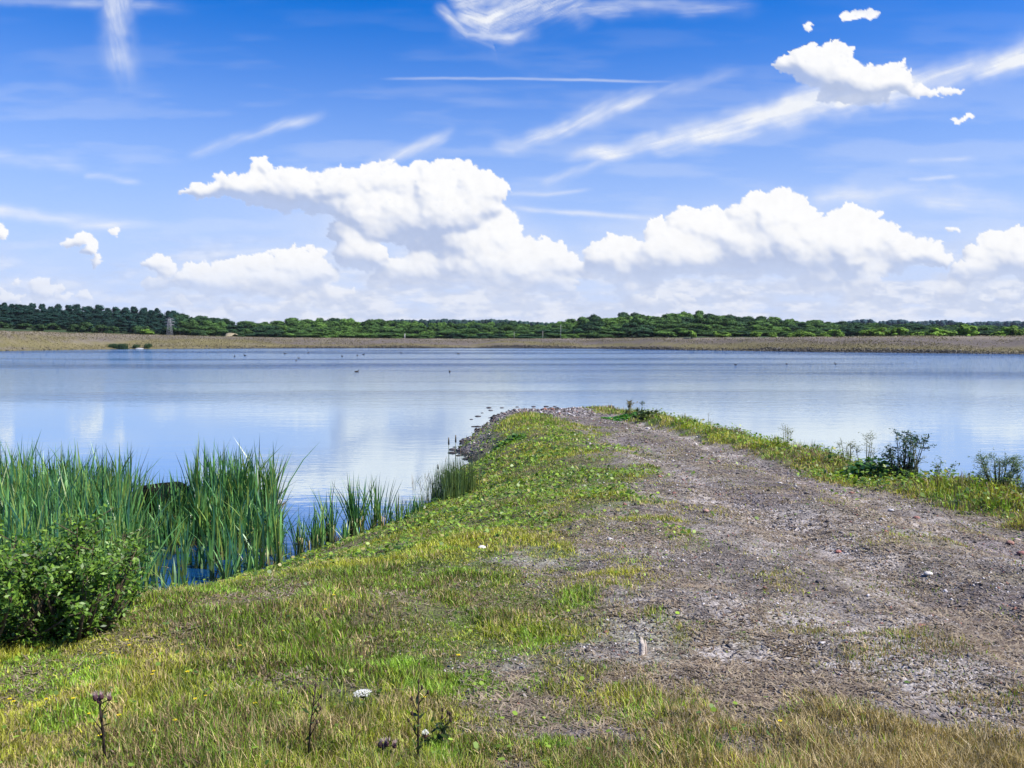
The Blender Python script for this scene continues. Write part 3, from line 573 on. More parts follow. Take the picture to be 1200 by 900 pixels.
# ------------------------------------------------------------------ far trees: a few kinds, then copies of each thing and its parts
def tree_kind(kind, seed, cols, W_, H_, trunk_h):
    """unit-metre tree with its base at the origin: returns (trunk mesh, crown mesh)"""
    global rng
    keep = rng; rng = np.random.RandomState(seed)
    tb = MB(); bark = (.10, .08, .06)
    tp = np.array([[0, 0, -.8], [.1, .05, trunk_h*.6], [.0, -.1, trunk_h*1.2], [.1, 0, H_*.75]]); tb.tube(tp, [W_*.035+.08, W_*.03+.06, W_*.022+.05, .05], 7, bark)
    P_, N_, Rz = [], [], []
    cb = MB(); lobes = []
    if kind == 'pine':
        for i in range(11):
            t = i/10; zz = trunk_h+(H_-trunk_h)*t; rr = W_/2*(1-.55*t**2.2)*rng.uniform(.7, 1.1)
            for j in range(3):
                a = rng.uniform(0, 6.28); lobes.append((math.cos(a)*rr*.5, math.sin(a)*rr*.5, zz, rr*.62, (H_-trunk_h)*.10))
                tb.tube([[0, 0, zz-.3], [math.cos(a)*rr*.8, math.sin(a)*rr*.8, zz]], [.06, .02], 4, bark)
    else:
        n = 20 if kind == 'broad' else 10
        for i in range(n):
            a = rng.uniform(0, 6.28); u = rng.uniform(0, 1); zz = trunk_h+(H_-trunk_h)*(.12+.78*u); rad = W_/2*math.sqrt(max(.1, 1-(2*abs(u-.38))**2*.62))
            q = rng.uniform(.2, .78)*rad; s_ = rng.uniform(.20, .42)*W_/2*(1.25-.4*u); lobes.append((math.cos(a)*q, math.sin(a)*q, zz-s_*.3, s_*rng.uniform(.85, 1.2), s_*rng.uniform(.7, 1.1)))
            tb.tube([[0, 0, trunk_h*.7], [math.cos(a)*q*.5, math.sin(a)*q*.5, (trunk_h+zz)/2], [math.cos(a)*q, math.sin(a)*q, zz]], [.14, .08, .03], 5, bark)
    base = MB()
    for (lx, ly, lz, lr, lh) in lobes:
        m_ = int(260*max(.4, lr*lh/1.2)) if kind != 'pine' else 130
        dd = rng.normal(size=(m_, 3)); dd /= np.linalg.norm(dd, axis=1)[:, None]; rad = rng.uniform(.62, 1.30, m_)**.8
        p = np.array([lx, ly, lz])+dd*rad[:, None]*np.array([lr, lr, lh]); tint = rng.uniform(.75, 1.25)
        P_.append(p); N_.append(dd+rng.normal(0, .45, (m_, 3))+np.array([0, 0, .35])); Rz.append(cmix(cols[0], cols[1], rng.uniform(0, 1, m_))*tint)
        base.blob((lx, ly, lz), (lr*.72, lr*.72, lh*.72), seed+len(P_), .15, 5, 7, np.array(cols[0])*.9)
    P_ = np.vstack(P_); N_ = np.vstack(N_); Cc = np.vstack(Rz); n = len(P_); s_ = .42 if kind != 'pine' else .36
    V, Qd, C4 = leaf_quads(P_, rng.uniform(.7, 1.4, n)*s_*1.3, rng.uniform(.7, 1.3, n)*s_, N_, Cc); base.add(V, None, Qd, C4)
    rng = keep
    return tb.mesh('trunk', M_bark), base.mesh('crown', M_tree)
KINDS = {
 'oak': [tree_kind('broad', 11+i, ((.035, .085, .022), (.095, .18, .04)), 9, 10.5, 2.0) for i in range(4)],
 'dark': [tree_kind('broad', 31+i, ((.020, .056, .026), (.05, .11, .04)), 8.5, 10.5, 2.0) for i in range(3)],
 'mid': [tree_kind('broad', 51+i, ((.065, .145, .026), (.14, .25, .05)), 7.5, 9.5, 1.6) for i in range(3)],
 'pine': [tree_kind('pine', 71+i, ((.014, .048, .040), (.032, .085, .058)), 6.0, 15, 2.5) for i in range(3)],
 'bright': [tree_kind('young', 91+i, ((.12, .24, .03), (.24, .38, .06)), 5.2, 5.6, .6) for i in range(3)],
 'bush': [tree_kind('young', 101+i, ((.020, .050, .018), (.05, .10, .03)), 6.5, 4.2, .3) for i in range(2)],
}
def plant(kind, name, px, dist, top_py, label, cat, group, wsc=1.0):
    x = (px-600)/F*dist; z = float(hfun(np.array([x]), np.array([dist]))[0]); top = CZ+(394-top_py)*dist/F; h = max(2.0, top-z)
    H0 = {'oak': 10.5, 'dark': 10.5, 'mid': 9.5, 'pine': 15.5, 'bright': 5.6, 'bush': 4.2}[kind]
    s = h/H0; v = KINDS[kind][rng.randint(len(KINDS[kind]))]
    sw = wsc*(max(s, .95) if kind == 'pine' else 1.12*max(.5*s+.5*min(max(s, .8), 1.25), 1.0 if kind not in ('bright', 'bush') else .8))
    e = empty(name, (x, dist, z-.1), label, cat, group, rng.uniform(0, 6.28), (sw*rng.uniform(.9, 1.1), sw*rng.uniform(.9, 1.1), s))
    link('trunk', v[0], e); link('crown', v[1], e); return e
SIL = ([0, 40, 60, 90, 120, 160, 200, 214, 219, 250, 268, 276, 300, 340, 400, 440, 500, 535, 560, 580, 620, 640, 680, 720, 750, 764, 775, 820, 845, 868, 880, 930, 1000, 1060, 1100, 1200, 1300],
       [357, 357.5, 359, 359, 360, 362, 363.5, 366, 371, 370, 374, 377.5, 377, 372.5, 372.5, 373, 376, 379, 377, 377.5, 379, 378.5, 371, 366, 366, 371, 365, 366, 367.5, 370, 369, 373, 377, 379, 380.5, 381.5, 382])
BASE = lambda px: np.interp(px, FPX, FTOP)
NT = 0
def row(frac, dist, step, kind_of, name, label_of, group_of, x0=-40, x1=1245, w=1.0, jit=1.2):
    global NT
    px = x0
    while px < x1:
        kd = kind_of(px)
        if kd:
            st = step*(.62 if kd == 'pine' else 1)
            t = np.interp(px, *SIL); b = float(BASE(px)); tp = t+(b-t)*frac+rng.uniform(-jit, jit)*(1.5 if kd == 'pine' else 1)+(-1.9 if rng.uniform() < .14 else 0)
            dz = dist+rng.uniform(-6, 6)+np.interp(px, [0, 400, 600, 1200], [0, 30, 20, -20])
            nm = {'pine': 'pine_tree', 'bush': 'hedge_bush'}.get(kd, 'broadleaf_tree')
            plant(kd, nm, px, dz, tp, label_of(px, kd), 'bush' if kd == 'bush' else 'tree', group_of(px, kd), w*rng.uniform(.8, 1.35)); NT += 1
        else: st = step
        px += st*rng.uniform(.6, 1.35)
def zone(px):
    return 'on the left hill' if px < 216 else 'by the sandy clearing' if px < 262 else 'left of centre' if px < 420 else 'in the middle' if px < 640 else 'on the centre right rise' if px < 765 else 'right of the skyline notch' if px < 960 else 'on the far right'
def lab(where):
    def f(px, kd):
        what = {'pine': 'dark blue green pine', 'oak': 'round green broadleaf tree', 'dark': 'very dark broadleaf tree', 'mid': 'fresh green broadleaf tree', 'bush': 'low rounded green bush'}[kd]
        return f'{what} in the {where} {zone(px)}'
    return f
def grp(where): return lambda px, kd: f'{ {"pine":"pines","bush":"bushes"}.get(kd, "broadleaf trees ("+kd+")") } in the {where} {zone(px)}'
pick = lambda *a: a[rng.randint(len(a))]
back = lambda px: 'pine' if px < 214 else ('dark' if px < 262 else pick('dark', 'oak') if px < 400 else pick('oak', 'mid') if px < 540 else pick('dark', 'oak', 'mid') if px < 960 else pick('dark', 'oak'))
midr = lambda px: 'pine' if px < 205 else (pick('dark', 'oak') if px < 330 else pick('mid', 'oak') if px < 540 else pick('oak', 'oak', 'dark', 'mid') if px < 960 else pick('dark', 'oak'))
def clear(px): return 252 < px < 275
row(0.0, 352, 15, back, None, lab('skyline row'), grp('skyline row'))
row(.16, 330, 15.5, lambda px: midr(px) if px < 240 or px > 640 or px < 545 else pick('oak', 'dark'), None, lab('second row'), grp('second row'))
row(.40, 312, 18, lambda px: None if clear(px) else midr(px), None, lab('third row'), grp('third row'))
row(.66, 300, 20, lambda px: None if clear(px) else ('bush' if px < 250 else pick('dark', 'bush') if px < 330 else pick('mid', 'oak', 'mid') if px < 530 else pick('oak', 'dark', 'mid')), None, lab('front row'), grp('front row'), x1=960, jit=1.0)
# the bright young trees at the right, each where it stands
bt = [(846,387.5,1), (928,390,.8), (936,386,1), (948,385.5,1), (905,389,.7), (1012,386,.9), (885,389,.9), (978,384.5,1), (966,388,.8), (1034,380,1.25), (1052,382,1.1), (1090,380.5,1.15), (1105,383,1), (1131,378.5,1.4), (1166,385,.9), (1186,380,1.3), (1206,381,1.2), (1075,388,.9), (838,389,.6), (810,386,.7)]
bt.sort(); ordw = ['first', 'second', 'third', 'fourth', 'fifth', 'sixth', 'seventh', 'eighth', 'ninth', 'tenth', 'eleventh', 'twelfth', 'thirteenth', 'fourteenth', 'fifteenth', 'sixteenth', 'seventeenth', 'eighteenth', 'nineteenth', 'twentieth']
for i, (px, tp, w) in enumerate(bt):
    plant('bright', 'young_tree', px, 236 if px < 990 else 215, tp, f'{ordw[i]} bright yellow green young tree from the left beyond the right bank', 'tree', 'bright young trees behind the right bank', w); NT += 1
plant('bright', 'flowering_bush', 172, 268, 385.5, 'pale yellow green round bush in front of the dark pines', 'bush', None, 1.0)
print('trees', NT)

# distant wooded ridges, one mass each
def ridge(pxs, tops, dist, colr, label, step=2.2):
    mb = MB(); P_, N_ = [], []
    for px in np.arange(pxs[0], pxs[-1], step):
        tp = np.interp(px, pxs, tops)+rng.uniform(-.7, .7); x = (px-600)/F*dist; top = CZ+(394-tp)*dist/F; r = dist/F*rng.uniform(2.2, 3.6)
        for k in range(2): mb.blob((x+rng.uniform(-r, r), dist+k*r+rng.uniform(-r, r), top-r*(1+k*.2)), (r, r, r*1.05), int(px*3)+k, .3, 6, 9, np.array(colr)*rng.uniform(.8, 1.25), 4)
        mb.blob((x, dist, top-r*3.5), (r*1.5, r*1.2, r*3), int(px), .2, 5, 8, np.array(colr)*.9)
    return tag(link('distant_wood', mb.mesh('distant_wood', M_tree)), label, 'wood', kind='stuff')
ridge([455, 470, 500, 520, 550, 575, 600, 640, 680], [376, 374.5, 375, 374, 375.5, 374.5, 375.5, 378.5, 379], 900, (.022, .055, .045), 'low distant ridge of blue green woodland left of centre')
ridge([980, 1002, 1015, 1030, 1050, 1062, 1066, 1090, 1110, 1130, 1160, 1200, 1320], [379, 375, 374.5, 377, 374.5, 375, 377, 376, 375.5, 378, 377, 376.5, 377], 1100, (.020, .055, .065), 'distant blue woodland ridge behind the right hand trees')

# sandy clearing on the hillside, mast and posts
def mound(name, px, py_t, py_b, wpx, dist, col_, label):
    mb = MB(); x = (px-600)/F*dist; zt = CZ+(394-py_t)*dist/F; zb = CZ+(394-py_b)*dist/F; w = wpx*dist/F/2
    n = 14; xs2 = np.linspace(-1, 1, n); V = []
    for j, (q, zz) in enumerate(((0, zb), (.4, zb+(zt-zb)*.45), (.8, zt), (1.3, zt-.3), (1.6, zb-1))):
        for u in xs2: V.append([x+u*w*(.15+.85*min(1, (zz-zb)/(zt-zb)+.0))+rng.uniform(-.1, .1), dist+q*8, zz-abs(u)**3*.4+rng.uniform(-.08, .08)])
    Q_ = [[j*n+i, j*n+i+1, (j+1)*n+i+1, (j+1)*n+i] for j in range(4) for i in range(n-1)]
    mb.add(V, None, Q_, col_); return tag(link(name, mb.mesh(name, M_stone, True)), label, kind='structure')
mound('sandy_clearing', 263, 390.0, 397, 11, 283, (.26, .22, .14), 'bare sandy slope cut into the wood')
mound('pale_field', 562, 381.0, 384.5, 42, 700, (.42, .40, .33), 'pale field far away between the trees')
def pylon(px, top_py, dist):
    x = (px-600)/F*dist; z = float(hfun(np.array([x]), np.array([dist]))[0]); h = CZ+(394-top_py)*dist/F-z
    e = empty('lattice_mast', (x, dist, z), 'slender grey lattice mast in front of the pine wood', 'mast')
    mb = MB(); w = .75; gcol = (.34, .35, .37)
    lv = np.linspace(0, 1, 8)
    cor = lambda t, i: np.array([(1 if i in (0, 3) else -1)*w*(1-.7*t), (1 if i < 2 else -1)*w*(1-.7*t), h*t])
    for i in range(4):
        lb = MB(); lb.tube([cor(0, i), cor(1, i)], [.035, .03], 4, gcol); link('leg', lb.mesh('leg', M_metal), e)
    for a, b in zip(lv[:-1], lv[1:]):
        for i in range(4):
            j = (i+1) % 4; mb.tube([cor(a, i), cor(b, j)], .016, 4, gcol); mb.tube([cor(a, j), cor(b, i)], .016, 4, gcol)
    link('bracing', mb.mesh('bracing', M_metal), e)
    for q, ww in ((.97, 1.3), (.80, 1.7), (.63, 1.4)):
        ab = MB(); ab.tube([[-ww, 0, h*q], [ww, 0, h*q]], .05, 4, gcol); ab.tube([[-ww, 0, h*q], [0, 0, h*q+.5], [ww, 0, h*q]], .03, 4, gcol); link('crossarm', ab.mesh('crossarm', M_metal), e)
pylon(199.5, 373.5, 262)
def post(px, top_py, base_py, dist, rad, col_, label, cap=True):
    x = (px-600)/F*dist; zb = float(hfun(np.array([x]), np.array([dist]))[0]); h = CZ+(394-top_py)*dist/F-zb
    e = empty('marker_post', (x, dist, zb), label, 'post'); mb = MB(); mb.tube([[0, 0, -.3], [0, 0, h*.5], [.03, 0, h]], [rad, rad, rad*.85], 8, col_); link('shaft', mb.mesh('shaft', M_stone), e)
    mb = MB(); mb.blob((.03, 0, h), (rad*1.3, rad*1.3, rad), 4, .05, 5, 8, col_); link('cap', mb.mesh('cap', M_stone), e)
post(474.5, 391.5, 397, 276, .14, (.5, .49, .45), 'pale squat post on the embankment crest left of centre')
post(602.5, 389, 397, 277, .045, (.45, .42, .38), 'thin pale post at the middle of the embankment crest')
post(636, 388, 397, 276, .06, (.45, .42, .38), 'thin pale post on the crest right of the middle post')
post(657, 381, 397, 300, .05, (.4, .4, .4), 'tall thin pole rising above the dip in the wood')

# far bank details: reed tufts at the water's edge and a pale slab
def shore_pt(px, off=0.0): 
    Y = np.interp(px, FPX, FYS)+off; return (px-600)/F*Y, Y
for (px, wpx, hm, lb) in ((139, 20, 1.5, 'widest dark reed tuft along the far left waterline'), (160, 5, 1.3, 'small dark reed tuft left of the pale slab on the far shore'), (174, 6, 1.5, 'small dark reed tuft right of the pale slab on the far shore')):
    X0, Y0 = shore_pt(px, 1.0); w = wpx*Y0/F/2; n = int(400*wpx/6)
    xx = X0+rng.uniform(-w, w, n); yy = Y0+rng.uniform(-1.2, 1.2, n); V, T, Cc = blades(np.c_[xx-X0, yy-Y0, np.zeros(n)-.2], hm*rng.uniform(.6, 1.1, n)+.2, np.full(n, .12), rng.uniform(0, 6.28, n), rng.uniform(0, .4, n), cmix((.02, .05, .015), (.05, .10, .02), rng.uniform(0, 1, n)))
    tag(link('reed_tuft', make_mesh('reed_tuft', V, T, M_reed, Cc), loc=(X0, Y0, .05)), lb, 'reeds', 'reed tufts on the far shore')
X0, Y0 = shore_pt(163.5, -1.0); mb = MB(); mb.blob((0, 0, .08), (1.2, .5, .16), 5, .25, 6, 14, (.6, .6, .57)); tag(link('pale_slab', mb.mesh('pale_slab', M_stone), loc=(X0, Y0, 0)), 'low pale stone slab at the far left waterline', 'stone')

# scrub and rubble that roughen the far bank
n = 60000; px = rng.uniform(-60, 1260, n); e_ = rng.uniform(.3, 14, n); Y = np.interp(px, FPX, FYS)+e_; X = (px-600)/F*Y; k = fbm(X*.08, e_*.35, 4, 401)+rng.normal(0, .13, n) > .48; X, Y, e_, px = X[k], Y[k], e_[k], px[k]; n = len(X)
V, Qd, Cc = leaf_quads(np.c_[X, Y, hfun(X, Y)+.12], rng.uniform(.1, .45, n), rng.uniform(.08, .25, n), rng.normal(0, 1, (n, 3))+[0, -1, 1.], cmix((.11, .10, .045), (.23, .19, .105), rng.uniform(0, 1, n)))
tag(link('bank_scrub', make_mesh('bank_scrub', V, Qd, M_grass, Cc)), 'dry olive scrub covering the far embankment', 'scrub', kind='stuff')
n = 5000; px = rng.uniform(-60, 1260, n); px = px[rng.uniform(0, 1, n) < ss(180, 420, px)*.9+.1]; n = len(px); Y = np.interp(px, FPX, FYS)+rng.uniform(-1.2, 2.2, n); X = (px-600)/F*Y
V, T, Cc = stones(X, Y, np.maximum(hfun(X, Y), -.05), rng.uniform(.12, .42, n), cmix((.03, .028, .024), (.15, .14, .12), rng.uniform(0, 1, n)**2))
tag(link('shore_rubble', make_mesh('shore_rubble', V, T, M_stone, Cc)), 'dark rubble along the far waterline', 'rubble', kind='stuff')

# ------------------------------------------------------------------ water birds
def duck_parts(seed):
    b = MB(); b.blob((0, 0, .06), (.24, .11, .10), seed, .05, 8, 12, (.05, .045, .04)); b.blob((-.24, 0, .11), (.09, .05, .03), seed+1, .1, 5, 8, (.07, .06, .05)); b.tube([[.15, 0, .10], [.20, 0, .18], [.23, 0, .22]], [.05, .035, .035], 8, (.04, .035, .03)); b.blob((.25, 0, .24), (.06, .045, .045), seed, .04, 6, 8, (.03, .03, .03))
    k = MB(); k.blob((.33, 0, .225), (.045, .016, .012), 1, .02, 5, 6, (.35, .30, .20)); return b.mesh('body', M_feather, True), k.mesh('beak', M_feather, True)
DP = duck_parts(3)
birds = [(275,418), (287,417), (334,415), (350,420), (361,414), (347,423), (401,418), (419,417), (426,416), (418,436), (527,436), (537,415), (922,427), (979,427), (862,428), (470,414)]
for i, (px, py) in enumerate(birds):
    x, y = on_plane(px, py); near = min(abs(px-b[0])+abs(py-b[1]) for j, b in enumerate(birds) if j != i)
    e = empty('water_bird', (x, y, 0), 'small dark water bird floating far out on the lake', 'bird', 'water birds resting on the lake', rng.uniform(0, 6.28), .8 if y < 150 else 1.1)
    link('body', DP[0], e); link('beak', DP[1], e)

# ------------------------------------------------------------------ reeds (bulrush)
R_G = np.array((.055, .17, .045)); R_L = np.array((.20, .42, .12)); R_B = np.array((.03, .11, .065)); R_D = np.array((.33, .25, .13))
def reed_mesh(pts, hts, nb=8, wsc=1.0, dead=.12):
    """each plant a fan of strap leaves"""
    n = len(pts); P_ = np.repeat(pts, nb, 0); H = np.repeat(hts, nb)*rng.uniform(.55, 1.05, n*nb); r = rng.uniform(0, 1, n*nb)
    P_ = P_+np.c_[rng.normal(0, .025, (n*nb, 2)), np.zeros(n*nb)]
    C = cmix(R_G, R_L, r**1.5); C = np.where((rng.uniform(0, 1, n*nb) < .3)[:, None], R_B, C)
    C = np.where((rng.uniform(0, 1, n*nb) < .22)[:, None], np.array((.24, .34, .07))*rng.uniform(.5, 1.1, n*nb)[:, None], C)
    lean = np.abs(rng.normal(.10, .26, n*nb)); dd = rng.uniform(0, 1, n*nb) < dead; C = np.where(dd[:, None], R_D*rng.uniform(.35, 1.0, n*nb)[:, None], C); H = np.where(dd, H*.45, H); lean = np.where(dd, rng.uniform(.3, 1.1, n*nb), lean)
    return blades(P_, H, rng.uniform(.014, .024, n*nb)*wsc, rng.uniform(0, 6.28, n*nb), lean, C, 4, .8, np.array((.16, .15, .06)))
def bedz(x, y): return np.full(np.shape(x), -.15)
bed_poly = np.array([on_plane(px, py) for px, py in ((-260, 700), (-260, 612), (-60, 610), (60, 613), (150, 612), (235, 604), (322, 606), (330, 640), (336, 668), (230, 714), (160, 732), (60, 755), (-100, 805))])
def inside(x, y, P_):
    ins = np.zeros(x.shape, bool)
    for i in range(len(P_)):
        a, b = P_[i], P_[(i+1) % len(P_)]; ins ^= ((a[1] > y) != (b[1] > y)) & (x < (b[0]-a[0])*(y-a[1])/(b[1]-a[1]+1e-12)+a[0])
    return ins
def topx(x, y): return 600+F*x/y
n = 20000; x = rng.uniform(-16, -2.5, n); y = rng.uniform(8.5, 18, n); k = inside(x, y, bed_poly); x, y = x[k], y[k]; px = topx(x, y); py = 394+CZ*F/y
dn = np.where(px < 150, 1.0, .85); dn = np.where((px > 150) & (py > 645), .16, dn); dn = np.where((px > 150) & (py > 622) & (py <= 640), .55, dn)
dn = dn*(.6+.6*ss(.38, .55, fbm(x*1.6, y*1.6, 3, 301))); stump_gap = (px > 168) & (px < 210) & (py < 622); dn = np.where(stump_gap, np.where(py > 612, .4, .03), dn)
k = rng.uniform(0, 1, len(x)) < dn*.42; x, y, px, py = x[k], y[k], px[k], py[k]
ht = 1.42+.5*(fbm(x*1.3, y*1.3, 2, 305)-.3)+rng.uniform(-.38, .16, len(x)); ht = np.where((px > 150) & (py > 625), ht*rng.uniform(.45, .75, len(x)), ht)
ht = np.where((px > 150) & (px < 225) & (py > 608), ht*.68, ht)
print('reeds', len(x))
V, T, Cc = reed_mesh(np.c_[x, y, bedz(x, y)], ht+.1, 8, 1.75, .2)
tag(link('reed_bed', make_mesh('reed_bed', V, T, M_reed, Cc)), 'dense green bulrush bed standing in the shallows', 'reeds', kind='stuff')
clumps = [ # px, base py, top py, count, label
 (350, 652, 598, 5, 'short thin bulrush clump next to the edge of the dense reed bed'),
 (371, 645, 592, 5, 'dark leaning bulrush clump, first of the standing row right of the bed'),
 (386, 640, 573, 7, 'tall narrow bulrush clump left of the broad fan shaped one'),
 (402, 645, 612, 4, 'low sparse bulrush clump between two taller ones'),
 (416, 634, 562, 10, 'broad fan shaped bulrush clump, fullest in the middle of the row'),
 (447, 630, 563, 7, 'tall upright bulrush clump with a leaf bent over at its tip'),
 (463, 628, 584, 6, 'pale bluish bulrush clump right of the tall upright one'),
 (476, 626, 590, 5, 'small drooping bulrush clump near the leafy bank'),
 (490, 616, 583, 5, 'rightmost bulrush clump with a long leaf bent sideways'),
 (433, 640, 612, 4, 'low dead straw coloured bulrush clump right of the fan'),
]
for (px, pb, pt, cnt, lb) in clumps:
    X0, Y0 = on_plane(px, pb); X0, Y0 = float(X0), float(Y0); h = (pb-pt)*Y0/F*1.12; n = cnt
    pp = np.c_[rng.normal(0, .07, (n, 2)), np.full(n, -.12)]; V, T, Cc = reed_mesh(pp, np.full(n, h+.16), 8, 1.25, .10 if 'dead' not in lb else .7)
    e = empty('bulrush_clump', (X0, Y0, 0), lb, 'reeds', 'bulrush clumps standing in a row off the bank'); link('leaves', make_mesh('leaves', V, T, M_reed, Cc), e)
    mb = MB()
    for p_ in pp: mb.tube([p_, p_+[.01, 0, .12+h*.35]], [.014, .009], 5, (.30, .22, .07))
    link('stem', mb.mesh('stem', M_reed), e)
# rushes at the shore bend
n = 800; X0, Y0 = on_plane(524, 596); X0 += .1
pp = np.c_[rng.normal(0, .22, n), rng.normal(0, .35, n), np.zeros(n)-.05]; zz = hfun(pp[:, 0]+X0, pp[:, 1]+Y0); pp[:, 2] = np.maximum(zz, -.2)
V, T, Cc = blades(pp, rng.uniform(.25, .85, n), rng.uniform(.01, .018, n), rng.uniform(0, 6.28, n), rng.uniform(0, .3, n), cmix((.05, .11, .03), (.12, .17, .05), rng.uniform(0, 1, n)), 2)
e = empty('rush_clump', (X0, Y0, 0), 'fine bladed rush clump at the water where the bank bends', 'rushes'); link('blades', make_mesh('blades', V, T, M_reed, Cc), e)
mb = MB()
for q, hh in ((-.05, 1.45), (.06, 1.5), (-.22, .9)): mb.tube([[q, 0, 0], [q*1.2, 0, hh*.5], [q*1.3, .02, hh]], [.012, .01, .006], 5, (.06, .10, .04)); mb.tube([[q*1.28, .02, hh*.90], [q*1.3, .02, hh]], [.018, .012], 5, (.08, .06, .03))
link('flower_stalk', mb.mesh('flower_stalk', M_reed), e)
# thin fringe of grasses and dead leaves in the shallows
n = 5200; x, y = scatter(n*6, 8, 26, -36, 0); d = shore_d(x, y); k = (d > -.75) & (d < .1); x, y, d = x[k], y[k], d[k]; k = rng.uniform(0, 1, len(x)) < .55*ss(.4, .6, fbm(x*1.5, y*1.5, 3, 311)); x, y = x[k], y[k]; n = len(x)
C = np.where((rng.uniform(0, 1, n) < .4)[:, None], np.array((.26, .19, .11)), cmix((.05, .10, .03), (.13, .2, .06), rng.uniform(0, 1, n)))
V, T, Cc = blades(np.c_[x, y, np.maximum(hfun(x, y), -.12)], rng.uniform(.12, .36, n), rng.uniform(.006, .014, n), rng.uniform(0, 6.28, n), rng.uniform(0, .8, n), C, 3)
tag(link('marsh_fringe', make_mesh('marsh_fringe', V, T, M_reed, Cc)), 'thin fringe of marsh grass and dead leaves in the shallows', 'marsh grass', kind='stuff')

# stump and weathered timber standing among the reeds
X0, Y0 = on_plane(190, 612); mb = MB()
e = empty('tree_stump', (X0, Y0, 0), 'black rounded stump standing in water among the reeds', 'stump')
a = np.arange(20)*2*math.pi/20; prof = [(-.3, .52), (0, .50), (.2, .47), (.45, .46), (.62, .44), (.70, .36), (.72, .0)]
V = np.array([[math.cos(t)*r*(1+.09*math.sin(3*t+1)+.05*math.sin(7*t)), math.sin(t)*r*(1+.07*math.sin(4*t)), z+.03*math.sin(2*t)*(z > .4)] for z, r in prof for t in a])
Qd = [[i*20+j, i*20+(j+1) % 20, (i+1)*20+(j+1) % 20, (i+1)*20+j] for i in range(len(prof)-1) for j in range(20)]; mb.add(V, None, Qd, (.006, .005, .005)); link('trunk', mb.mesh('trunk', M_bark, True), e)
for t in (0.5, 2.1, 3.9, 5.2):
    mb = MB(); mb.tube([[.38*math.cos(t), .38*math.sin(t), .2], [.62*math.cos(t), .62*math.sin(t), 0], [.85*math.cos(t), .8*math.sin(t), -.3]], [.12, .09, .05], 7, (.016, .012, .010))
    link('root', mb.mesh('root', M_bark, True), e)
X0, Y0 = on_plane(292, 610); e = empty('driftwood_log', (X0, Y0, .1), 'grey weathered timber lying in the reeds right of the stump', 'log', rz=R(8))
mb = MB(); mb.tube([[-.75, 0, .02], [-.35, .03, .10], [.1, 0, .15], [.55, 0, .2]], [.14, .17, .16, .13], 12, (.045, .04, .036)); link('trunk', mb.mesh('trunk', M_bark, True), e)
mb = MB(); mb.tube([[.0, -.12, .22], [.3, -.13, .24], [.62, -.1, .26]], [.05, .06, .045], 8, (.55, .52, .48)); link('bare_wood', mb.mesh('bare_wood', M_stone, True), e)
mb = MB(); mb.tube([[-.3, .05, .2], [-.45, .1, .42]], [.06, .03], 7, (.05, .045, .04)); link('branch_stub', mb.mesh('branch_stub', M_bark, True), e)

# ------------------------------------------------------------------ shrubs and single plants
def shrub(name, loc, label, cat, h, rx, ry, nst, nlf, cols, ls=(.035, .016), up=.9, bark=(.09, .07, .045), group=None, tip=.25):
    e = empty(name, loc, label, cat, group); sb = MB(); P_, N_ = [], []
    for i in range(nst):
        a = rng.uniform(0, 6.28); q = math.sqrt(rng.uniform(0, 1)); hx, hy = math.cos(a)*rx*q, math.sin(a)*ry*q; hh = h*rng.uniform(.38, 1.08)*math.sqrt(max(.15, 1-q*q*.5))
        b = np.array([hx*.3, hy*.3, -.05]); mid_ = np.array([hx*.75, hy*.75, hh*.55*up]); tp = np.array([hx, hy, hh]); pts = np.array([b, mid_, tp]); sb.tube(pts, [.012*h+.003, .007*h+.002, .002], 5, bark)
        tws = [(mid_, tp)]
        for _ in range(5):
            t = rng.uniform(.25, .95); s0 = (b*(1-t)+mid_*t) if t < .5 else mid_*(1-t)+tp*t; en = s0+np.array([rng.normal(0, .22), rng.normal(0, .22), rng.uniform(.05, .3)])*h*.55; sb.tube([s0, en], [.004*h+.001, .0015], 4, bark); tws.append((s0, en))
        m_ = nlf//nst//len(tws)+1
        for s0, en in tws:
            t = rng.uniform(tip, 1.05, m_)[:, None]; P_.append(s0*(1-t)+en*t+rng.normal(0, .03*h**.5, (m_, 3))); N_.append(rng.normal(0, .6, (m_, 3))+np.array([.2, -.2, .8]))
    P_ = np.vstack(P_); P_[:, 2] = np.maximum(P_[:, 2], .02); n = len(P_); C = cmix(cols[0], cols[1], rng.uniform(0, 1, n)**1.3)
    V, Qd, Cc = leaf_quads(P_, rng.uniform(.7, 1.3, n)*ls[0], rng.uniform(.7, 1.3, n)*ls[1], np.vstack(N_), C)
    link('stems', sb.mesh('stems', M_bark), e); link('foliage', make_mesh('foliage', V, Qd, M_leaf, Cc), e); return e
b0 = hit(58, 762); b1 = hit(-45, 778); b2 = hit(100, 744)
wc = ((.038, .10, .012), (.21, .36, .04))
shrub('willow_shrub', b0+[0, .25, 0], 'leafy green willow shrub, largest of those at the lower left', 'shrub', 0.62, .36, .36, 50, 6400, wc, (.034, .017), group='willow shrubs at the lower left water edge')
shrub('willow_shrub', b1+[-.1, .3, 0], 'green willow shrub cut off by the left edge of the picture', 'shrub', 0.62, .62, .45, 44, 7000, wc, (.034, .017), group='willow shrubs at the lower left water edge')
shrub('willow_shrub', b2+[-.05, .35, 0], 'smaller sparse willow shrub right of the big one, over the water', 'shrub', .50, .30, .3, 16, 1300, wc, (.033, .016), group='willow shrubs at the lower left water edge')
def on_berm(px, back=.15):
    yy = np.linspace(7, 34, 800); i = int(np.argmin(np.abs(600+F*(BERM(yy)+back)/yy-px))); y_ = yy[i]; x_ = float(BERM(y_))+back
    return np.array([x_, y_, float(hfun(np.array([x_]), np.array([y_]))[0])])
def h_to(p, top_py): return max(.2, CZ+(394-top_py)*p[1]/F-p[2])
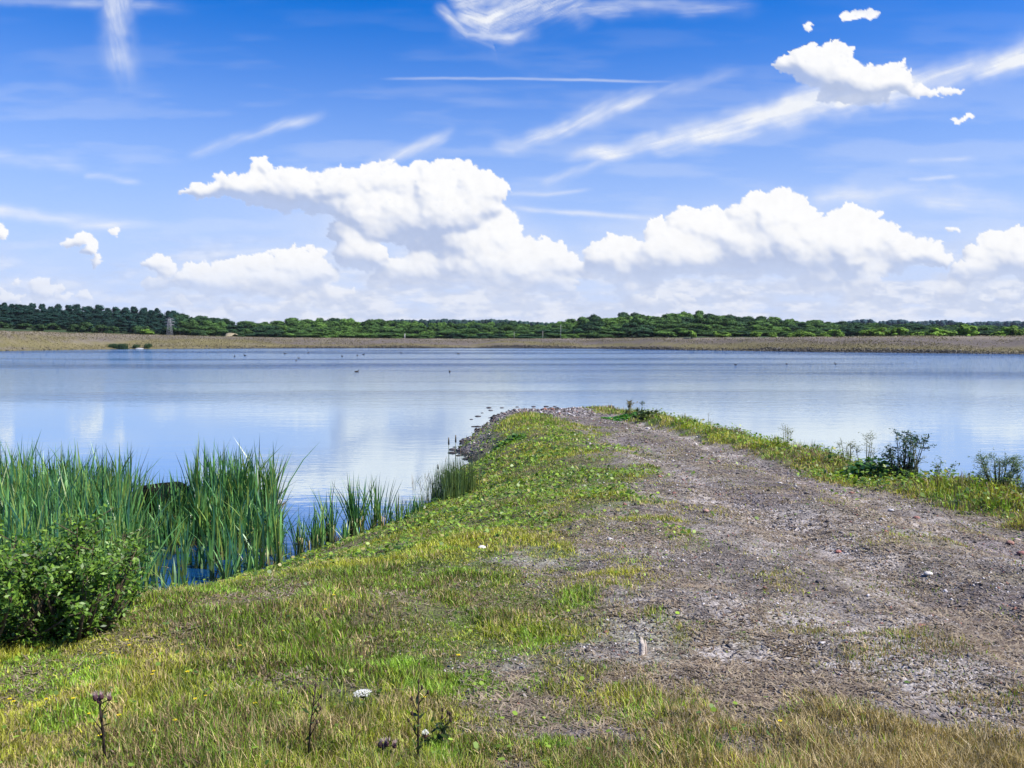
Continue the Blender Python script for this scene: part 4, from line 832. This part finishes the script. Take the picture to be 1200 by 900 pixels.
def wisp(px, top_py, h, label, seed, col_=((.10, .14, .05), (.22, .24, .10)), name='wispy_plant', spread=.25, nl=520, ns=7, group='wispy plants along the right bank', ls=(.035, .010)):
    p = on_berm(px) if px > 800 else hit(px, top_py); h = h_to(p, top_py) if px > 800 else h
    return shrub(name, p, label, 'plant', h, spread, spread, ns, nl, col_, ls, 1.0, (.12, .12, .06), group, .1)
pb_ = on_berm(1062)
shrub('dark_bush', pb_, 'dark leaved bush standing above the right bank', 'bush', h_to(pb_, 503), .40, .33, 20, 1500, ((.015, .05, .028), (.06, .13, .055)), (.06, .022), 1.0, (.05, .04, .03), None, .35)
wisp(1176, 528, .62, 'large feathery green plant on the bank near the right edge', 1, ((.06, .12, .05), (.14, .22, .09)), spread=.34, nl=3200, ns=24)
wisp(1200, 550, .45, 'feathery green plant cut by the right edge of the picture', 2, ((.06, .12, .05), (.14, .22, .09)), spread=.3, nl=2400, ns=20)
wisp(1018, 508, .42, 'thin pale stemmed plant above the glossy leaved patch', 3); wisp(998, 514, .35, 'small thin plant left of the glossy leaved patch', 4); wisp(922, 497, .35, 'wispy plant alone on the middle of the right bank', 5)
wisp(1080, 497, .60, 'pale seeding plant just right of the dark bush', 6, spread=.15, nl=120, ns=3); wisp(833, 480, .45, 'two thin bare stalks on the bank crest left of centre', 7, spread=.12, nl=24, ns=2)
wisp(1102, 532, .36, 'small leafy plant between dark bush and feathery plant', 8, ((.05, .11, .03), (.12, .2, .05)), nl=130, ls=(.05, .02))
wisp(739, 489, .62, 'tall brown seeded dock on the green patch near the tip', 9, ((.14, .13, .05), (.25, .2, .09)), 'dock_plant', .16, 420, 5, 'dock plants near the tip', (.06, .03))
wisp(751, 490, .60, 'slim dark dock spike right of the taller seeded one', 10, ((.03, .06, .02), (.07, .11, .03)), 'dock_plant', .07, 260, 3, 'dock plants near the tip', (.05, .025))
wisp(757, 492, .35, 'low bushy dark green tuft behind the dock spikes', 11, ((.03, .07, .015), (.10, .15, .03)), 'dock_plant', .5, 1500, 22, 'dock plants near the tip', (.07, .04))
# glossy leaved patches
def leafpatch(px, py, rx, ry, h, n, cols, label, rad=(.03, .055), name='bramble_patch'):
    c = hit(px, py) if px < 900 else on_berm(px, -.2); e = empty(name, c, label, 'ground plant'); a = rng.uniform(0, 6.28, n); q = np.sqrt(rng.uniform(0, 1, n)); P_ = np.c_[np.cos(a)*q*rx, np.sin(a)*q*ry, np.zeros(n)]
    P_[:, 2] = hfun(P_[:, 0]+c[0], P_[:, 1]+c[1])-c[2]+h*(1-q*q)*rng.uniform(.3, 1, n)+.02; V, Pf, Cc = leaf_discs(P_, rng.uniform(*rad, n), np.abs(rng.normal(.2, .45, n)), cmix(cols[0], cols[1], rng.uniform(0, 1, n)**1.6), 7)
    link('leaves', make_mesh('leaves', V, Pf, M_leaf, Cc), e); sb = MB()
    for i in range(0, n, max(1, n//40)): sb.tube([[P_[i, 0]*.8, P_[i, 1]*.8, P_[i, 2]-h], P_[i]], [.006, .003], 4, (.1, .1, .04))
    link('stems', sb.mesh('stems', M_bark), e)
leafpatch(1022, 540, .62, .5, .30, 520, ((.02, .075, .014), (.10, .26, .03)), 'glossy dark and light green bramble patch left of the dark bush')
leafpatch(733, 490, .9, .8, .10, 900, ((.04, .17, .02), (.10, .32, .04)), 'vivid emerald green low leaf patch at the right of the tip', (.03, .05), 'clover_patch')
leafpatch(597, 520, .45, .5, .14, 160, ((.06, .16, .02), (.2, .36, .05)), 'cluster of large bright leaves on the hump near the tip', (.04, .07), 'coltsfoot_patch')

# ------------------------------------------------------------------ foreground flowers and stalks
def near_base(px, dist): x = (px-600)/F*dist; return np.array([x, dist, float(hfun(np.array([x]), np.array([dist]))[0])])
def stalk(name, px, dist, top_py, label, lean=.02, head='thistle', leaves=10, rad=.006, cat='thistle', colr=(.035, .025, .02)):
    b = near_base(px, dist); h = (CZ+(394-top_py)*dist/F)-b[2]; e = empty(name, b, label, cat, 'dark dry stalks in the foreground grass' if head != 'white' else None)
    mb = MB(); pts = [[0, 0, -.03], [lean*.4, 0, h*.5], [lean, 0, h]]; mb.tube(pts, [rad, rad*.8, rad*.55], 6, colr)
    sidep = []
    if head in ('thistle', 'spent'):
        for q in (.35, .5, .62, .74, .85): 
            a = rng.uniform(0, 6.28); s0 = np.array([lean*q, 0, h*q]); en = s0+np.array([math.cos(a)*.035, math.sin(a)*.035, .05*(1.2-q)+.02]); mb.tube([s0, en], [rad*.5, rad*.3], 4, colr); sidep.append(en)
    link('stem', mb.mesh('stem', M_bark), e)
    if leaves:
        n = leaves; t = rng.uniform(.1, .8, n); P_ = np.c_[lean*t+rng.normal(0, .012, n), rng.normal(0, .012, n), h*t]; V, Qd, Cc = leaf_quads(P_, np.full(n, .045), np.full(n, .012), rng.normal(size=(n, 3)), cmix((.04, .06, .02), (.09, .15, .03), rng.uniform(0, 1, n))); link('leaves', make_mesh('leaves', V, Qd, M_leaf, Cc), e)
    if head == 'thistle':
        for (ox, oz, s) in ((-.012, 0, .013), (.010, .004, .012), (.040, -.002, .011), (0, -.012, .010)):
            hb = MB(); hb.blob((lean+ox, 0, h+oz), (s*.8, s*.8, s), 3, .1, 6, 9, (.11, .05, .06)); fh = link('flower_head', hb.mesh('flower_head', M_flower, True), e)
            n = 46; P_ = np.tile([lean+ox, 0, h+oz+s*.6], (n, 1)); V, T, Cc = blades(P_+rng.normal(0, s*.35, (n, 3)), np.full(n, s*1.3), np.full(n, .0022), rng.uniform(0, 6.28, n), rng.uniform(.2, 1., n), cmix((.55, .45, .38), (.62, .40, .48), rng.uniform(0, 1, n)), 1); link('flower_tuft', make_mesh('flower_tuft', V, T, M_flower, Cc), fh)
        mb = MB(); mb.tube([[lean*.9, 0, h*.9], [lean+.03, 0, h*.955], [lean+.04, 0, h-.008]], [.002, .002, .0015], 4, colr); link('side_stem', mb.mesh('side_stem', M_bark), e)
    if head == 'spent':
        for k_, p_ in enumerate(sidep+[np.array([lean, 0, h])]): hb = MB(); hb.blob(p_, (.005, .005, .009), k_, .2, 5, 6, (.06, .04, .03)); link('seed_head', hb.mesh('seed_head', M_bark), e)
    return e, h
stalk('thistle', 112, 3.25, 826, 'dark thistle with three pale pink heads at the lower left', -.02)
stalk('dry_stalk', 354, 3.2, 811, 'bare dark leaning stalk in front of the grey stony patch', .035, 'spent', 6, .004, 'stalk')
stalk('dry_stalk', 487, 3.15, 806, 'bare dark upright stalk left of the small white seed head', .004, 'spent', 10, .0045, 'stalk')
stalk('thistle', 446, 3.2, 884, 'tiny pink thistle at the bottom edge below the white flower', 0, 'thistle', 14, .002)
stalk('thistle', 516, 3.35, 850, 'brown spent thistle right of the upright dark stalk', .0, 'spent', 30, .003)
# fluffy white seed head
e, h = stalk('seeding_thistle', 496, 3.3, 872, 'small fluffy white seed head beside the dark stalk', 0, 'white', 20, .003)
n = 150; dd = rng.normal(size=(n, 3)); dd[:, 2] = np.abs(dd[:, 2])+.2; dd /= np.linalg.norm(dd, axis=1)[:, None]
hb = MB(); hb.blob((0, 0, h), (.009, .009, .011), 2, .1, 6, 8, (.16, .08, .06)); link('flower_head', hb.mesh('flower_head', M_flower, True), e)
V, Qd, Cc = leaf_quads(np.array([0, 0, h+.008])+dd*.013*rng.uniform(.3, 1, n)[:, None], np.full(n, .011), np.full(n, .003), rng.normal(size=(n, 3)), np.full((n, 3), .85)); link('seed_fluff', make_mesh('seed_fluff', V, Qd, M_flower, Cc), e)
# white umbel
b = near_base(422, 3.75); h = CZ+(394-843)*3.75/F-b[2]; e = empty('wild_carrot', b, 'round white umbel flower in the foreground grass', 'flower')
h = max(h, .08); mb = MB(); mb.tube([[0, 0, -.02], [.004, 0, h*.6], [0, 0, h-.02]], [.003, .003, .002], 6, (.10, .14, .05)); link('stem', mb.mesh('stem', M_leaf), e)
mb = MB(); ub = []
for i in range(34):
    a = i*2.39996; q = math.sqrt(i/34)*.036; p_ = np.array([math.cos(a)*q, math.sin(a)*q-.004, h+.012*(1-(q/.04)**2)]); ub.append(p_); mb.tube([[0, 0, h-.022], p_-[0, 0, .002]], [.0012, .0008], 3, (.12, .18, .06))
uo = link('umbel_rays', mb.mesh('umbel_rays', M_leaf), e); P_ = np.repeat(np.array(ub), 16, 0)+rng.normal(0, 1, (34*16, 3))*[.0034, .0034, .0014]; n = len(P_)
V, Pf, Cc = leaf_discs(P_, np.full(n, .0024), np.abs(rng.normal(0, .35, n)), np.full((n, 3), .82)*rng.uniform(.9, 1.05, n)[:, None], 5); link('florets', make_mesh('florets', V, Pf, M_flower, Cc), uo)
# yellow flowers
def yflower_meshes():
    st = MB(); st.tube([[0, 0, -.02], [.003, 0, .05]], [.0015, .001], 4, (.08, .13, .03)); pe = MB(); k = 9
    for i in range(k):
        a = i*2*math.pi/k; d_ = np.array([math.cos(a), math.sin(a), .25]); t_ = np.array([-math.sin(a), math.cos(a), 0]); c0 = np.array([.003, 0, .05]); pe.add([c0, c0+d_*.006+t_*.0028, c0+d_*.011, c0+d_*.006-t_*.0028], None, [[0, 1, 2, 3]], (.85, .70, .03))
    cc = MB(); cc.blob((.003, 0, .052), (.0035, .0035, .002), 1, .05, 4, 7, (.7, .5, .02)); return st.mesh('stem', M_leaf), pe.mesh('petals', M_flower), cc.mesh('flower_centre', M_flower)
YF = yflower_meshes()
yf = [(148,751,1), (152,757,1), (118,765,.9), (282,757,1), (332,739,.9), (181,787,1), (179,791,1), (219,789,1.1), (214,754,.8), (229,819,1), (242,813,.8), (85,819,1), (106,800,.8), (139,838,1), (206,844,1), (180,855,.9), (12,819,1), (16,822,1), (55,818,.9), (298,823,.9), (264,855,.8), (105,834,.8), (132,764,.8), (391,698,1), (381,715,1), (538,771,1.2), (357,657,1.3), (364,660,1), (389,658,1), (497,817,1), (914,845,1), (118,862,1)]
for (px, py, s) in yf:
    p_ = hit(px, py, .05); e = empty('yellow_flower', p_, 'tiny yellow flower dotted in the short grass of the left slope' if px < 900 else 'tiny yellow flower in the golden grass at the bottom right', 'flower', 'yellow flowers in the left slope grass' if px < 900 else None, rng.uniform(0, 6.28), s*.85*(1+.05*p_[1]))
    link('stem', YF[0], e); link('petals', YF[1], e); link('flower_centre', YF[2], e)
# wooden stake
p_ = hit(752, 768); e = empty('broken_stake', p_, 'short splintered grey wooden stake upright in the stony grass', 'stake'); mb = MB()
V = np.array([[-.018, -.012, -.03], [.016, -.014, -.03], [.018, .014, -.03], [-.015, .015, -.03], [-.014, -.010, .055], [.016, -.012, .060], [.018, .012, .05], [-.012, .013, .062], [-.010, -.004, .108], [.000, -.006, .10], [.004, .004, .095], [-.007, .006, .102]])
mb.add(V, None, [[0, 1, 5, 4], [1, 2, 6, 5], [2, 3, 7, 6], [3, 0, 4, 7], [4, 5, 9, 8], [5, 6, 10, 9], [6, 7, 11, 10], [7, 4, 8, 11], [8, 9, 10, 11]], (.50, .44, .38)); link('shaft', mb.mesh('shaft', M_stone), e)
mb = MB(); mb.tube([[.02, 0, -.02], [.022, 0, .045], [.018, 0, .085]], [.007, .006, .002], 5, (.52, .42, .34)); link('splinter', mb.mesh('splinter', M_stone), e)
# single stones one can point at
ston = [(1074,608,.06,(.30,.16,.13),'red brick coloured stone near the top right of the track'), (1184,638,.06,(.32,.18,.14),'red stone on the track near the right edge'), (1197,650,.06,(.28,.14,.12),'dark red stone half cut by the right edge'), (982,648,.04,(.40,.18,.14),'small reddish stone in the middle of the track'),
 (960,683,.035,(.10,.09,.09),'dark stone on the pale left part of the track'), (1192,634,.05,(.42,.34,.30),'pale pinkish stone above the red ones at right'), (827,600,.05,(.38,.24,.20),'pinkish stone at the left of the pale sandy patch'), (812,572,.06,(.09,.08,.08),'small dark stone on the track above the pale patch'), (1044,599,.05,(.45,.45,.46),'small white stone on the upper right of the track'), (565,643,.05,(.72,.66,.62),'small white stone among the bright leaves on the left slope'),
 (716,478.5,.22,(.09,.085,.085),'dark stone at the water where tip and green patch meet'), (1088,674,.05,(.62,.58,.52),'cream stone at the middle right of the track')]
for i, (px, py, s, cl, lb) in enumerate(ston):
    p_ = hit(px, py); mb = MB(); mb.blob((0, 0, s*.25), (s*.75, s*.6, s*.35), i+40, .35, 6, 9, cl, 2.5); o = tag(link('stone', mb.mesh('stone', M_stone), loc=p_), lb, 'stone')
wst = [(552.5,491.5), (565,484), (573,478), (560,488), (555,500), (556,508), (545,515), (551,513), (533,524), (531,527), (537,534), (547,538), (548,545), (625,476.5), (640,476.5), (606,477), (650,476.5), (679,478), (575,481), (588,478), (530,531), (560,500)]
for i, (px, py) in enumerate(wst):
    x, y = on_plane(px, py); s = rng.uniform(.05, .12); mb = MB(); mb.blob((0, 0, 0), (s*1.3, s*.8, s*.4), i+80, .35, 6, 9, np.array((.06, .055, .055))*rng.uniform(.7, 1.5), 2.5); tag(link('shore_stone', mb.mesh('shore_stone', M_stone), loc=(float(x), float(y), 0)), 'dark wet stone poking out of the water beside the tip', 'stone', 'wet stones in the water around the tip')

# ------------------------------------------------------------------ thin summer haze over the whole place
mb = MB(); mb.box((0, 0, 0), (1, 1, 1)); hm = bpy.data.materials.new('haze'); hm.use_nodes = True; t = hm.node_tree; t.nodes.clear(); pv = t.nodes.new('ShaderNodeVolumePrincipled'); oo = t.nodes.new('ShaderNodeOutputMaterial')
pv.inputs['Color'].default_value = (.78, .88, 1, 1); pv.inputs['Density'].default_value = .000055; t.links.new(pv.outputs[0], oo.inputs['Volume'])
hz_ = link('haze', mb.mesh('haze', hm), loc=(0, 1600, 21)); hz_.scale = (3200, 2300, 26); tag(hz_, 'faint blue summer haze in the distance', kind='stuff')
